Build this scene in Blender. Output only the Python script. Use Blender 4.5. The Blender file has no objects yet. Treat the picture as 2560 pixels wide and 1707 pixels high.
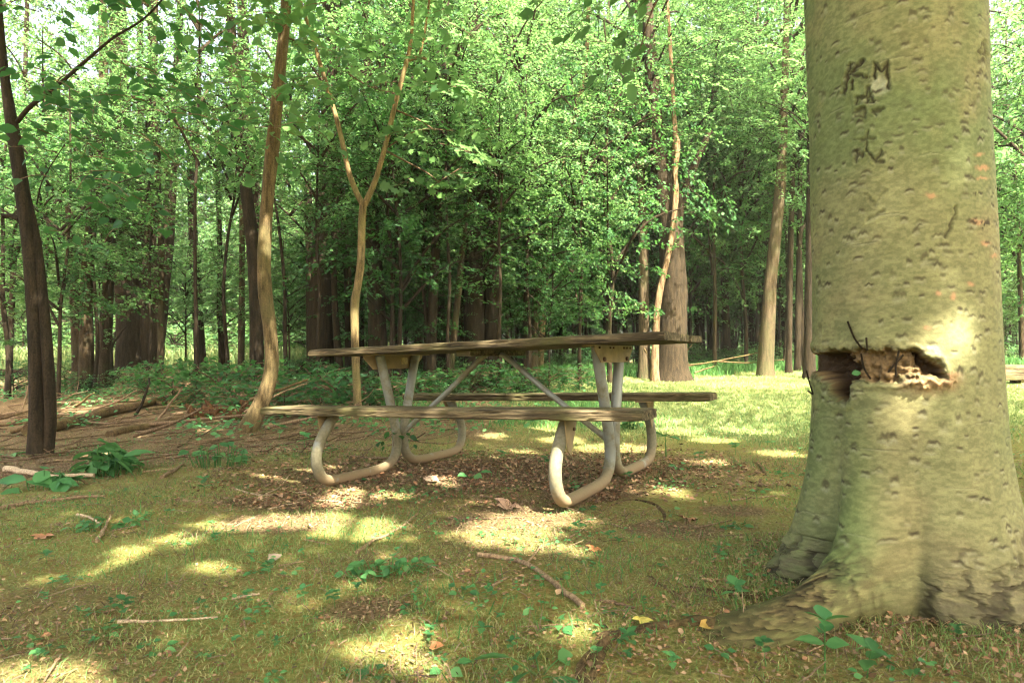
import bpy, math, random
import numpy as np
from mathutils import Matrix, Vector
random.seed(7); RNG = np.random.default_rng(7)
sc = bpy.context.scene
COL = sc.collection
R = math.radians
# ------------------------------------------------------------------ camera model (fitted to the picnic table)
F, CH, PITCH, ROLL = 1565.7, 0.658, 0.0357, -0.0109      # focal length for a 2560 px wide frame, eye height
K = 2560 / 2352.0                                        # my notes use a 2352 px wide view
CP, SP, CR, SR = math.cos(PITCH), math.sin(PITCH), math.cos(ROLL), math.sin(ROLL)
def ray(px, py):
    u, w = px * K - 1280, py * K - 853.5
    u, w = u * CR + w * SR, -u * SR + w * CR
    zc = -w / F
    return np.array([u / F, CP - zc * SP, SP + zc * CP])
def at(px, py, D):
    d = ray(px, py); return d * (D / d[1]) + np.array([0, 0, CH])
def topx(P):
    P = np.asarray(P, float); X = P[..., 0]; Y = P[..., 1]; Z = P[..., 2] - CH
    yc = Y * CP + Z * SP; zc = -Y * SP + Z * CP
    u = F * X / yc; w = -F * zc / yc
    return (1280 + u * CR - w * SR) / K, (853.5 + u * SR + w * CR) / K
# ------------------------------------------------------------------ noise
def _h(i, j, s):
    n = (i.astype(np.int64) * 374761393 + j.astype(np.int64) * 668265263 + s * 1442695041) & 0x7fffffff
    n = ((n ^ (n >> 13)) * 1274126177) & 0x7fffffff
    return ((n ^ (n >> 16)) & 0xffff) / 65535.0
def vn(x, y, s=0):
    x = np.asarray(x, float); y = np.asarray(y, float)
    i = np.floor(x); j = np.floor(y); a = x - i; b = y - j
    a = a * a * (3 - 2 * a); b = b * b * (3 - 2 * b)
    return ((_h(i, j, s) * (1 - a) + _h(i + 1, j, s) * a) * (1 - b) + (_h(i, j + 1, s) * (1 - a) + _h(i + 1, j + 1, s) * a) * b)
def fbm(x, y, s=0, o=4):
    t = 0; a = .5
    for k in range(o):
        t = t + a * vn(np.asarray(x) * 2 ** k, np.asarray(y) * 2 ** k, s + k * 17); a *= .5
    return t / (1 - .5 ** o)
def sst(a, b, x):
    t = np.clip((np.asarray(x, float) - a) / (b - a), 0, 1); return t * t * (3 - 2 * t)
def gz(x, y):
    x = np.asarray(x, float); y = np.asarray(y, float)
    t = np.clip(y - 4.9, 0, 10.5)
    rise = .055 * (np.sqrt(t * t + .5) - .707)
    far = np.clip(y - 16, 0, 400) * .004 + np.clip(y - 20, 0, 45) * .055 * sst(4, 12, -x - .12 * y + 6)
    amp = .02 + .10 * sst(6, 14, np.hypot(x, y))
    b = (fbm(x * 1.1 + 30, y * 1.1, 3) - .5) * amp * 1.6 + (fbm(x * 6, y * 6 + 9, 5, 3) - .5) * .022
    r = np.hypot(x - .1, y - 3.8); b = b * (.30 + .70 * sst(.9, 2.0, r)) - .026 * (1 - sst(1.1, 2.1, r)) * (1 + .5 * np.clip(-(x + .1), -1, 1))
    return rise + far + b
# ------------------------------------------------------------------ mesh building
class MB:
    def __init__(s): s.V = []; s.P = []; s.n = 0; s.A = []
    def add(s, V, F_, mat=0, smooth=True):
        V = np.asarray(V, np.float32).reshape(-1, 3); F_ = np.asarray(F_, np.int32)
        s.V.append(V); s.P.append((F_ + s.n, mat, smooth)); s.n += len(V)
    def mesh(s, name, mats):
        me = bpy.data.meshes.new(name)
        V = np.concatenate(s.V); me.vertices.add(len(V)); me.vertices.foreach_set('co', V.ravel())
        L = np.concatenate([p[0].ravel() for p in s.P]); me.loops.add(len(L)); me.loops.foreach_set('vertex_index', L)
        cnt = np.concatenate([np.full(len(p[0]), p[0].shape[1], np.int32) for p in s.P])
        st = np.concatenate([[0], np.cumsum(cnt)[:-1]]).astype(np.int32)
        me.polygons.add(len(cnt)); me.polygons.foreach_set('loop_start', st)
        try: me.polygons.foreach_set('loop_total', cnt)
        except Exception: pass
        me.polygons.foreach_set('material_index', np.concatenate([np.full(len(p[0]), p[1], np.int32) for p in s.P]))
        me.polygons.foreach_set('use_smooth', np.concatenate([np.full(len(p[0]), p[2], bool) for p in s.P]))
        for m in mats: me.materials.append(m)
        me.update(calc_edges=True); me.validate()
        return me
def link(name, me, parent=None):
    o = bpy.data.objects.new(name, me); COL.objects.link(o)
    if parent: o.parent = parent
    return o
def tag(o, label=None, cat=None, group=None, kind=None):
    if label: o['label'] = label
    if cat: o['category'] = cat
    if group: o['group'] = group
    if kind: o['kind'] = kind
    return o
def thing(name, label, cat, loc=(0, 0, 0), group=None, rz=0, scale=1):
    o = bpy.data.objects.new(name, None); COL.objects.link(o); o.location = [float(c) for c in loc]
    o.rotation_euler = (0, 0, rz); o.scale = (scale,) * 3 if not hasattr(scale, '__len__') else scale
    return tag(o, label, cat, group)
def dup(src, loc, rz=0, scale=1, label=None, group=None):
    r = src.copy(); COL.objects.link(r); r.location = [float(c) for c in loc]; r.rotation_euler = (0, 0, rz)
    r.scale = (scale,) * 3 if not hasattr(scale, '__len__') else scale
    if label: r['label'] = label
    if group: r['group'] = group
    for ch in list(src.children):
        c = ch.copy(); COL.objects.link(c); c.parent = r
        for g in ch.children:
            d = g.copy(); COL.objects.link(d); d.parent = c
    return r
def spline(pts, n=8):
    P = np.asarray(pts, float); m = len(P)
    if m < 3: return np.array([P[0] + (P[-1] - P[0]) * t for t in np.linspace(0, 1, n + 1)])
    Q = np.vstack([2 * P[0] - P[1], P, 2 * P[-1] - P[-2]]); out = []
    for i in range(m - 1):
        a, b, c, d = Q[i:i + 4]
        for t in np.arange(n) / n:
            out.append(.5 * (2 * b + (c - a) * t + (2 * a - 5 * b + 4 * c - d) * t * t + (3 * b - a - 3 * c + d) * t ** 3))
    out.append(P[-1]); return np.array(out)
def tube(mb, path, rad, n=10, mat=0, rough=0., caps=True, seed=0, fr=9.):
    P = np.asarray(path, float); m = len(P); rad = np.broadcast_to(np.asarray(rad, float), (m,))
    T = np.gradient(P, axis=0); T /= np.linalg.norm(T, axis=1)[:, None] + 1e-9
    ref = np.array([1., 0, 0]) if abs(T[0][0]) < .8 else np.array([0, 1., 0])
    N = np.zeros((m, 3)); v = ref - T[0] * (ref @ T[0]); N[0] = v / np.linalg.norm(v)
    for i in range(1, m):
        v = N[i - 1] - T[i] * (N[i - 1] @ T[i]); N[i] = v / (np.linalg.norm(v) + 1e-9)
    B = np.cross(T, N); a = np.arange(n) * 2 * math.pi / n
    s = np.concatenate([[0], np.cumsum(np.linalg.norm(np.diff(P, axis=0), axis=1))])
    rr = rad[:, None] * np.ones((1, n))
    if rough:
        ca, sa = np.cos(a), np.sin(a)
        k = fbm(ca[None, :] * 1.6 + 7 * seed + s[:, None] * .7, sa[None, :] * 1.6 + s[:, None] * fr * .12, seed, 3)
        k2 = vn(a[None, :] / (2 * math.pi) * n * .5 + seed, s[:, None] * fr * .5, seed + 5)
        rr = rr * (1 + rough * ((k - .5) * 1.6 + (k2 - .5) * .5))
    V = P[:, None, :] + rr[..., None] * (np.cos(a)[None, :, None] * N[:, None, :] + np.sin(a)[None, :, None] * B[:, None, :])
    i, j = np.meshgrid(np.arange(m - 1), np.arange(n), indexing='ij'); j2 = (j + 1) % n
    Fq = np.stack([i * n + j, i * n + j2, (i + 1) * n + j2, (i + 1) * n + j], -1).reshape(-1, 4)
    mb.add(V.reshape(-1, 3), Fq, mat)
    if caps:
        mb.add(V[0], np.arange(n)[::-1][None], mat, False); mb.add(V[-1], np.arange(n)[None], mat, False)
def box(mb, c, h, mat=0, R3=None):
    c = np.asarray(c, float); h = np.asarray(h, float)
    V = np.array([[x, y, z] for x in (-1, 1) for y in (-1, 1) for z in (-1, 1)], float) * h
    if R3 is not None: V = V @ np.asarray(R3).T
    mb.add(V + c, [[0, 1, 3, 2], [4, 6, 7, 5], [0, 4, 5, 1], [2, 3, 7, 6], [0, 2, 6, 4], [1, 5, 7, 3]], mat, False)
def plate(mb, poly, thick, axis=0, pos=0., mat=0):
    """extruded polygon; poly are the two other coordinates in order"""
    n = len(poly); o = [k for k in range(3) if k != axis]; V = np.zeros((2 * n, 3))
    for k, p in enumerate(poly):
        for q in (0, 1):
            V[k + q * n, axis] = pos + (q - .5) * thick; V[k + q * n, o[0]] = p[0]; V[k + q * n, o[1]] = p[1]
    mb.add(V, np.arange(n)[::-1][None], mat, False); mb.add(V, (np.arange(n) + n)[None], mat, False)
    mb.add(V, [[k, (k + 1) % n, (k + 1) % n + n, k + n] for k in range(n)], mat, False)
# leaves -----------------------------------------------------------
LEAF4 = (np.array([[0, 0, 0], [.34, .42, .07], [0, 1, -.06], [-.34, .42, .07]]), [[0, 1, 2], [0, 2, 3]])
LEAF8 = (np.array([[0, 0, 0], [.26, .2, .05], [.36, .48, .07], [.2, .78, .02], [0, 1.05, -.1], [-.2, .78, .02], [-.36, .48, .07], [-.26, .2, .05], [0, .5, -.02]]),
         [[0, 1, 8], [1, 2, 8], [2, 3, 8], [3, 4, 8], [4, 5, 8], [5, 6, 8], [6, 7, 8], [7, 0, 8]])
LOBE = (np.array([[0, 0, 0], [.3, -.02, .02], [.28, .22, .05], [.62, .42, .03], [.34, .58, .06], [.34, .86, .0], [.14, .74, .04], [0, 1.1, -.1], [-.14, .74, .04], [-.34, .86, .0], [-.34, .58, .06], [-.62, .42, .03], [-.28, .22, .05], [-.3, -.02, .02], [0, .4, -.03]]),
        [[k, (k + 1) % 14, 14] for k in range(14)])
def leaves(mb, pos, dirs, ups, size, shape=LEAF4, mat=0):
    pos = np.asarray(pos, float); n = len(pos)
    if n == 0: return
    d = dirs / (np.linalg.norm(dirs, axis=1)[:, None] + 1e-9)
    s = np.cross(d, ups); s /= np.linalg.norm(s, axis=1)[:, None] + 1e-9; u = np.cross(s, d)
    S = np.broadcast_to(np.asarray(size, float), (n,))[:, None, None]; L = shape[0]
    V = pos[:, None, :] + S * (L[None, :, 0:1] * s[:, None, :] + L[None, :, 1:2] * d[:, None, :] + L[None, :, 2:3] * u[:, None, :])
    Fc = np.asarray(shape[1])[None] + (np.arange(n) * len(L))[:, None, None]
    mb.add(V.reshape(-1, 3), Fc.reshape(-1, Fc.shape[-1]), mat, True)
def spray(mb, p0, d, length, n, leaf, rng, shape=LEAF4, lm=0, tm=1, droop=.25, up=None, spread=.5, twig=.004):
    """a twig with leaves set alternately left and right, roughly in one plane"""
    d = np.asarray(d, float); d /= np.linalg.norm(d) + 1e-9
    up = np.array([0, 0, 1.]) if up is None else up
    up = up + rng.normal(0, .28, 3); t = np.linspace(.08, 1, n)
    P = np.asarray(p0)[None] + d[None] * (t * length)[:, None] + np.array([0, 0, -1.])[None] * (droop * length * t ** 2)[:, None]
    s = np.cross(d, up); s /= np.linalg.norm(s) + 1e-9
    sg = np.where(np.arange(n) % 2 == 0, 1, -1)[:, None] * rng.uniform(.5, 1.1, (n, 1))
    D = d[None] * rng.uniform(.35, .9, (n, 1)) + s[None] * sg + np.array([0, 0, -1.])[None] * rng.uniform(.05, .5, (n, 1)) + rng.normal(0, .2, (n, 3))
    U = up[None] + rng.normal(0, .38, (n, 3))
    P = P + rng.normal(0, spread * leaf * .6, (n, 3))
    leaves(mb, P, D, U, leaf * rng.uniform(.6, 1.15, n), shape, lm)
    if twig:
        q = np.array([0, .35, .7, 1.]); Q = np.asarray(p0)[None] + d[None] * (q * length)[:, None] - np.array([0, 0, 1.])[None] * (droop * length * q ** 2)[:, None]
        tube(mb, Q, np.linspace(twig, twig * .35, 4), 3, tm, caps=False)
# ------------------------------------------------------------------ materials
def mat(name):
    m = bpy.data.materials.new(name); m.use_nodes = True; nt = m.node_tree; nt.nodes.clear()
    out = nt.nodes.new('ShaderNodeOutputMaterial'); return m, nt, out
def nd(nt, t, **kw):
    n = nt.nodes.new(t)
    for k, v in kw.items():
        if k in n.inputs: n.inputs[k].default_value = v
        else: setattr(n, k, v)
    return n
def ramp(nt, fac, stops):
    r = nt.nodes.new('ShaderNodeValToRGB'); e = r.color_ramp.elements
    while len(e) < len(stops): e.new(.5)
    for k, (p, c) in enumerate(stops): e[k].position = p; e[k].color = (*c, 1)
    nt.links.new(fac, r.inputs[0]); return r.outputs[0]
def mix(nt, fac, a, b, mode='MIX'):
    m = nt.nodes.new('ShaderNodeMix'); m.data_type = 'RGBA'; m.blend_type = mode
    for s, v in ((m.inputs[0], fac), (m.inputs[6], a), (m.inputs[7], b)):
        if hasattr(v, 'links') or hasattr(v, 'is_linked'): nt.links.new(v, s)
        elif isinstance(v, (int, float)): s.default_value = v
        else: s.default_value = (*v, 1)
    return m.outputs[2]
def noise(nt, scale, detail=4, rough=.55, coord=None, sc3=None):
    n = nd(nt, 'ShaderNodeTexNoise', Scale=scale, Detail=detail, Roughness=rough)
    c = coord or nt.nodes.new('ShaderNodeTexCoord').outputs['Object']
    if sc3:
        mp = nd(nt, 'ShaderNodeMapping'); mp.inputs['Scale'].default_value = sc3; nt.links.new(c, mp.inputs[0]); c = mp.outputs[0]
    nt.links.new(c, n.inputs['Vector']); return n.outputs['Fac']
def leaf_mat(name, cols, trans, tw=.5, gloss=.6):
    m, nt, out = mat(name)
    g = nt.nodes.new('ShaderNodeNewGeometry'); oi = nt.nodes.new('ShaderNodeObjectInfo')
    a = ramp(nt, g.outputs['Random Per Island'], [(i / (len(cols) - 1), c) for i, c in enumerate(cols)])
    k = nd(nt, 'ShaderNodeMapRange'); nt.links.new(oi.outputs['Random'], k.inputs[0]); k.inputs[3].default_value = .72; k.inputs[4].default_value = 1.25
    v = nd(nt, 'ShaderNodeVectorMath', operation='SCALE'); nt.links.new(a, v.inputs[0]); nt.links.new(k.outputs[0], v.inputs[3])
    p = nd(nt, 'ShaderNodeBsdfPrincipled', Roughness=gloss); p.inputs['Specular IOR Level'].default_value = .25
    nt.links.new(v.outputs[0], p.inputs['Base Color'])
    t = nt.nodes.new('ShaderNodeBsdfTranslucent'); tv = mix(nt, .55, v.outputs[0], trans); nt.links.new(tv, t.inputs['Color'])
    s = nt.nodes.new('ShaderNodeMixShader'); s.inputs[0].default_value = tw
    nt.links.new(p.outputs[0], s.inputs[1]); nt.links.new(t.outputs[0], s.inputs[2]); nt.links.new(s.outputs[0], out.inputs[0])
    return m
def bark_mat(name, dark, light, moss=None, scale=1., bump=.02, tint=.25):
    m, nt, out = mat(name); p = nd(nt, 'ShaderNodeBsdfPrincipled', Roughness=.9); p.inputs['Specular IOR Level'].default_value = .15
    n1 = noise(nt, 26 * scale, 7, .68, sc3=(1, 1, .14)); n2 = noise(nt, 2.6, 4); n3 = noise(nt, 110 * scale, 4, .7, sc3=(1, 1, .4))
    c = ramp(nt, n1, [(.34, dark), (.64, light)]); c = mix(nt, .75, c, ramp(nt, n3, [(.3, (.2, .2, .2)), (.7, (.8, .8, .8))]), 'OVERLAY')
    if moss is not None: c = mix(nt, ramp(nt, n2, [(.45, (0, 0, 0)), (.7, (.75, .75, .75))]), c, moss)
    n4 = noise(nt, 34 * scale, 4, .7, sc3=(1, 1, 2.2)); c = mix(nt, ramp(nt, n4, [(.56, (0, 0, 0)), (.68, (.7, .7, .7))]), c, tuple(q * .5 for q in dark))
    oi = nt.nodes.new('ShaderNodeObjectInfo'); k = nd(nt, 'ShaderNodeMapRange'); nt.links.new(oi.outputs['Random'], k.inputs[0]); k.inputs[3].default_value = 1 - tint; k.inputs[4].default_value = 1 + tint
    v = nd(nt, 'ShaderNodeVectorMath', operation='SCALE'); nt.links.new(c, v.inputs[0]); nt.links.new(k.outputs[0], v.inputs[3]); nt.links.new(v.outputs[0], p.inputs['Base Color'])
    ad = nd(nt, 'ShaderNodeMath', operation='ADD'); nt.links.new(n1, ad.inputs[0]); ad2 = nd(nt, 'ShaderNodeMath', operation='MULTIPLY'); nt.links.new(n3, ad2.inputs[0]); ad2.inputs[1].default_value = .35; nt.links.new(ad2.outputs[0], ad.inputs[1])
    b = nd(nt, 'ShaderNodeBump', Strength=.9, Distance=bump); nt.links.new(ad.outputs[0], b.inputs['Height']); nt.links.new(b.outputs[0], p.inputs['Normal'])
    nt.links.new(p.outputs[0], out.inputs[0]); return m
def simple(name, col, rough=.6, metal=0., var=.3, ns=20):
    m, nt, out = mat(name); p = nd(nt, 'ShaderNodeBsdfPrincipled', Roughness=rough, Metallic=metal)
    n = noise(nt, ns, 4); c = ramp(nt, n, [(.3, tuple(x * (1 - var) for x in col)), (.7, tuple(min(1, x * (1 + var)) for x in col))])
    nt.links.new(c, p.inputs['Base Color']); nt.links.new(p.outputs[0], out.inputs[0]); return m
M = {}
M['leaf'] = leaf_mat('leaf_green', [(.030, .092, .036), (.052, .136, .052), (.085, .178, .063), (.125, .206, .068)], (.20, .40, .11))
M['leaf_bright'] = leaf_mat('leaf_sunlit', [(.050, .140, .058), (.080, .185, .07), (.125, .225, .085)], (.22, .41, .12))  # brighter leaf tone; on some crowns its colour stands in for sunlight
M['leaf_dark'] = leaf_mat('leaf_deep', [(.02, .075, .03), (.035, .11, .04), (.05, .14, .045)], (.10, .26, .05))
M['leaf_herb'] = leaf_mat('leaf_herb', [(.035, .12, .045), (.06, .18, .06), (.10, .24, .08)], (.15, .34, .09), .3, .6)
M['grass'] = leaf_mat('grass_blades', [(.08, .17, .05), (.14, .235, .065), (.23, .27, .10), (.37, .30, .15)], (.23, .36, .10), .35)
M['grass_lush'] = leaf_mat('grass_lush', [(.04, .13, .04), (.065, .18, .05), (.11, .22, .06)], (.14, .32, .08), .35)
M['grass_lawn'] = leaf_mat('grass_lawn', [(.09, .18, .06), (.16, .25, .09), (.24, .30, .12), (.32, .32, .15)], (.24, .34, .10), .3)
M['bark'] = bark_mat('bark_brown', (.013, .0095, .0055), (.055, .039, .022), (.033, .038, .014))
M['bark_dark'] = bark_mat('bark_dark', (.010, .0075, .0045), (.036, .026, .015))
M['bark_pale'] = bark_mat('bark_pale', (.022, .017, .010), (.095, .070, .042), (.055, .057, .025))
M['bark_tan'] = bark_mat('bark_tan', (.042, .031, .015), (.195, .14, .068), (.13, .12, .05), 1.6, .008)
M['bark_snag'] = bark_mat('bark_snag', (.035, .022, .012), (.19, .13, .075), None)
M['twig'] = bark_mat('twig_bark', (.06, .04, .025), (.19, .13, .08), None, 4, .002)
M['stick'] = bark_mat('stick_bark', (.10, .065, .04), (.30, .21, .13), None, 3, .003)
M['stick_pale'] = bark_mat('stick_pale', (.2, .15, .1), (.46, .36, .25), None, 3, .003)
M['log'] = bark_mat('log_bark', (.035, .022, .012), (.15, .10, .05), (.10, .085, .03), 1, .015)
M['rot'] = bark_mat('rotten_wood', (.025, .013, .006), (.15, .075, .030), None, 1.2, .02)
def litter_mat(name, cols, rough=.8):
    m, nt, out = mat(name); g = nt.nodes.new('ShaderNodeNewGeometry'); p = nd(nt, 'ShaderNodeBsdfPrincipled', Roughness=rough)
    nt.links.new(ramp(nt, g.outputs['Random Per Island'], [(i / (len(cols) - 1), c) for i, c in enumerate(cols)]), p.inputs['Base Color'])
    nt.links.new(p.outputs[0], out.inputs[0]); return m
M['litter'] = litter_mat('leaf_litter', [(.07, .042, .022), (.15, .08, .04), (.25, .125, .06), (.33, .22, .13), (.12, .07, .04)])
M['chips'] = litter_mat('twig_litter', [(.06, .038, .02), (.13, .085, .05), (.21, .15, .095)])
M['deadleaf'] = litter_mat('dead_leaf', [(.26, .12, .055), (.30, .15, .07)], .6)
# ------------------------------------------------------------------ world, sun, camera, colour management
HAZE = .0012
SUN = np.array([.36, -.60, 1.0]); SUN /= np.linalg.norm(SUN)
w = bpy.data.worlds.new('World'); sc.world = w; w.use_nodes = True; nt = w.node_tree
sky = nt.nodes.new('ShaderNodeTexSky'); sky.sky_type = 'NISHITA'; sky.sun_disc = False
sky.sun_elevation = math.asin(SUN[2]); sky.sun_rotation = math.atan2(SUN[0], SUN[1]); sky.dust_density = 10.0; sky.air_density = .6; sky.ozone_density = .4
bg = nt.nodes['Background']; bg.inputs[1].default_value = .15; nt.links.new(mix(nt, 1.0, sky.outputs[0], (1.0, .96, .80), 'MULTIPLY'), bg.inputs[0])
sl = bpy.data.lights.new('sun', 'SUN'); sl.energy = 4.6; sl.angle = R(.53); sl.color = (1, .91, .72)
so = bpy.data.objects.new('sun', sl); COL.objects.link(so); so.rotation_euler = Vector(SUN.tolist()).to_track_quat('Z', 'Y').to_euler(); so.location = (6, -10, 20)
cam = bpy.data.cameras.new('camera'); co = bpy.data.objects.new('camera', cam); COL.objects.link(co); sc.camera = co
cam.sensor_width = 36; cam.sensor_fit = 'HORIZONTAL'; cam.lens = 36 * F / 2560; cam.clip_start = .05; cam.clip_end = 2000
right0 = Vector((1, 0, 0)); up0 = Vector((0, -SP, CP)); fw = Vector((0, CP, SP))
rt = right0 * CR + up0 * SR; upv = -right0 * SR + up0 * CR
m4 = Matrix.Identity(4)
for r_ in range(3): m4[r_][0] = rt[r_]; m4[r_][1] = upv[r_]; m4[r_][2] = -fw[r_]
m4.translation = (0, 0, CH); co.matrix_world = m4
cam.dof.use_dof = True; cam.dof.focus_distance = 4.0; cam.dof.aperture_fstop = 11.0
vs = sc.view_settings; sc.display_settings.display_device = 'sRGB'; vs.view_transform = 'Standard'; vs.look = 'None'; vs.exposure = 3.32; vs.gamma = 1
cy = sc.cycles; cy.max_bounces = 9; cy.diffuse_bounces = 6; cy.glossy_bounces = 2; cy.transmission_bounces = 6; cy.transparent_max_bounces = 4
cy.caustics_reflective = False; cy.caustics_refractive = False; cy.sample_clamp_indirect = 6; cy.use_denoising = True; cy.pixel_filter_type = 'BLACKMAN_HARRIS'; cy.filter_width = 1.25; cy.use_adaptive_sampling = False
# ------------------------------------------------------------------ ground
def axis(lo, hi, fine_lo, fine_hi, step):
    a = list(np.arange(fine_lo, fine_hi + 1e-6, step)); s = step; x = a[-1]
    while x < hi: s *= 1.22; x += s; a.append(min(x, hi))
    s = step; x = a[0]; pre = []
    while x > lo: s *= 1.22; x -= s; pre.append(max(x, lo))
    return np.array(pre[::-1] + a)
gx = axis(-300, 300, -6.5, 6.5, .03); gy = axis(-60, 400, .6, 8.0, .03)
X, Y = np.meshgrid(gx, gy); Z = gz(X, Y)
mb = MB(); ny, nx = X.shape
i, j = np.meshgrid(np.arange(ny - 1), np.arange(nx - 1), indexing='ij'); q = i * nx + j
mb.add(np.stack([X, Y, Z], -1).reshape(-1, 3), np.stack([q, q + 1, q + nx + 1, q + nx], -1).reshape(-1, 4))
m, nt, out = mat('forest_ground'); p = nd(nt, 'ShaderNodeBsdfPrincipled', Roughness=.95); p.inputs['Specular IOR Level'].default_value = .1
at_ = nd(nt, 'ShaderNodeAttribute', attribute_name='mask'); sep = nt.nodes.new('ShaderNodeSeparateColor'); nt.links.new(at_.outputs['Color'], sep.inputs[0])
nA = noise(nt, 26, 6, .65); nB = noise(nt, 90, 5, .7); nC = noise(nt, 5, 4); nD = noise(nt, 240, 3, .7)
soil = ramp(nt, nB, [(.28, (.035, .023, .012)), (.46, (.125, .088, .047)), (.62, (.23, .165, .092)), (.75, (.37, .265, .16))])
moss = ramp(nt, nB, [(.25, (.080, .092, .024)), (.5, (.190, .195, .055)), (.75, (.36, .32, .14))])
moss = mix(nt, ramp(nt, nA, [(.48, (0, 0, 0)), (.68, (.8, .8, .8))]), moss, (.21, .105, .04))
lawn = ramp(nt, nB, [(.25, (.08, .13, .035)), (.55, (.17, .21, .07)), (.78, (.30, .27, .12))])
c = mix(nt, sep.outputs[0], soil, moss); c = mix(nt, sep.outputs[1], c, lawn)
c = mix(nt, ramp(nt, nD, [(.55, (0, 0, 0)), (.72, (.55, .55, .55))]), c, (.26, .16, .09))
nt.links.new(c, p.inputs['Base Color'])
b = nd(nt, 'ShaderNodeBump', Strength=1, Distance=.02); nt.links.new(nB, b.inputs['Height']); nt.links.new(b.outputs[0], p.inputs['Normal']); nt.links.new(p.outputs[0], out.inputs[0])
gme = mb.mesh('ground', [m])
BARE = [(-1.0, 3.25, .40), (-1.0, 2.75, .26), (0.02, 2.75, .34), (.62, 2.55, .2), (1.0, 2.85, .2), (-.40, 1.72, .15), (.42, 3.3, .3)]
def lawn_mask(x, y):
    n = (fbm(x * .9, y * .9, 40, 3) - .5)
    e = x - (-.3 + .12 * (y - 5)) + n * 1.6          # lawn lies to the right of this line, behind the table
    return sst(-.4, .9, e) * sst(4.7, 6.2, y + n * 1.4) * (1 - sst(12.6, 13.6, y - .12 * x + n))
def soil_mask(x, y):
    n = (fbm(x * 1.3 + 5, y * 1.3, 60, 4) - .5)
    tb = np.exp(-(((x + .1) / 1.7) ** 2 + ((y - 4.0) / .75) ** 2) ** 1.4)
    wood = sst(.4, 1.4, (y - 4.3) + (-.5 - x) * .55 + n * 1.2) * (1 - sst(-.6, .6, x - .12 * (y - 5) + n))
    patch = sst(.62, .75, fbm(x * .8 + 11, y * 1.2, 77, 4)) * .45
    for cx, cy_, cr in BARE: patch = np.maximum(patch, .95 * (1 - sst(.55, 1.1, np.hypot(x - cx, (y - cy_) * 1.3) / cr + n * 1.3)))
    deep = sst(13.0, 14.2, y + n)
    bb = np.exp(-((np.hypot(x - 1.16, y - 1.87) / .75) ** 2)) * .6
    return np.clip(np.maximum.reduce([tb * 1.1, wood, patch, deep, bb]), 0, 1)
sm = soil_mask(X, Y); lm_ = lawn_mask(X, Y); mead = sst(21, 25, Y) * sst(4, 9, -X - .12 * Y + 6)
ca = gme.color_attributes.new('mask', 'FLOAT_COLOR', 'POINT')
ca.data.foreach_set('color', np.stack([np.clip(1 - sm, 0, 1), np.maximum(lm_, mead), sm, np.ones_like(sm)], -1).astype(np.float32).ravel())
tag(link('ground', gme), 'mossy forest clearing floor with bare soil and lawn', None, None, 'structure')
# ------------------------------------------------------------------ grass, litter (stuff)
def blades(x, y, h, w, lean, matl, name, label, seed=0):
    rng = np.random.default_rng(seed); n = len(x); z = gz(x, y) - .004; a = rng.uniform(0, 2 * math.pi, n); b = rng.uniform(0, 2 * math.pi, n)
    sx, sy = np.cos(a) * w, np.sin(a) * w; l = lean * h * rng.uniform(.3, 1.3, n); lx, ly = np.cos(b) * l, np.sin(b) * l
    V = np.stack([np.stack([x - sx, y - sy, z], -1), np.stack([x + sx, y + sy, z], -1),
                  np.stack([x + lx * .35 + sx * .75, y + ly * .35 + sy * .75, z + h * .6], -1), np.stack([x + lx * .35 - sx * .75, y + ly * .35 - sy * .75, z + h * .6], -1),
                  np.stack([x + lx, y + ly, z + h * rng.uniform(.75, 1, n)], -1)], 1)
    k = (np.arange(n) * 5)[:, None]; mb = MB(); mb.add(V.reshape(-1, 3), k + np.array([[0, 1, 2, 3]])); mb.P.append((k + np.array([[3, 2, 4]]), 0, True))
    return tag(link(name, mb.mesh(name, [matl])), label, 'grass', None, 'stuff')
def scatter(n, x0, x1, y0, y1, dens, seed, bias=1.):
    rng = np.random.default_rng(seed); x = rng.uniform(x0, x1, n); y = y0 + (y1 - y0) * rng.uniform(0, 1, n) ** bias
    k = rng.uniform(0, 1, n) < dens(x, y); return x[k], y[k], rng
def infrust(x, y, pad=.5): return (np.abs(x) < y * .86 + pad)
def trunk_clear(x, y): return np.hypot(x - 1.16, y - 1.87) > .36
def d_moss(x, y):
    g = sst(.42, .66, fbm(x * 2.2, y * 2.2, 90, 4)); return infrust(x, y) * trunk_clear(x, y) * (.25 + .75 * g) * (1 - .8 * soil_mask(x, y)) * (1 - lawn_mask(x, y))
x, y, rng = scatter(620000, -5, 5, 1.0, 6.2, d_moss, 11, 1.2)
blades(x, y, rng.uniform(.006, .022, len(x)) * (.5 + .9 * fbm(x * 3, y * 3, 12)), .0009 + rng.uniform(0, .0006, len(x)), 1.1, M['grass'], 'grass', 'fine short grass growing through the moss', 1)
x, y, rng = scatter(40000, -5, 5, 1.0, 6.5, lambda x, y: infrust(x, y) * trunk_clear(x, y) * sst(.5, .7, fbm(x * 1.7, y * 1.7, 95, 4)) * (1 - .6 * soil_mask(x, y)), 12, 1.1)
blades(x, y, rng.uniform(.02, .075, len(x)) * rng.uniform(.5, 1, len(x)), .0012 + rng.uniform(0, .0009, len(x)), .9, M['grass_lush'], 'grass', 'longer green grass tufts scattered over the moss', 2)
x, y, rng = scatter(260000, -1.5, 12, 4.8, 14, lambda x, y: infrust(x, y) * lawn_mask(x, y) * (.35 + .65 * fbm(x * 2, y * 2, 33)), 13, 1.3)
blades(x, y, rng.uniform(.02, .055, len(x)), .0025 + rng.uniform(0, .002, len(x)), .8, M['grass_lawn'], 'lawn', 'pale mown lawn grass behind the picnic table', 3)
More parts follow.
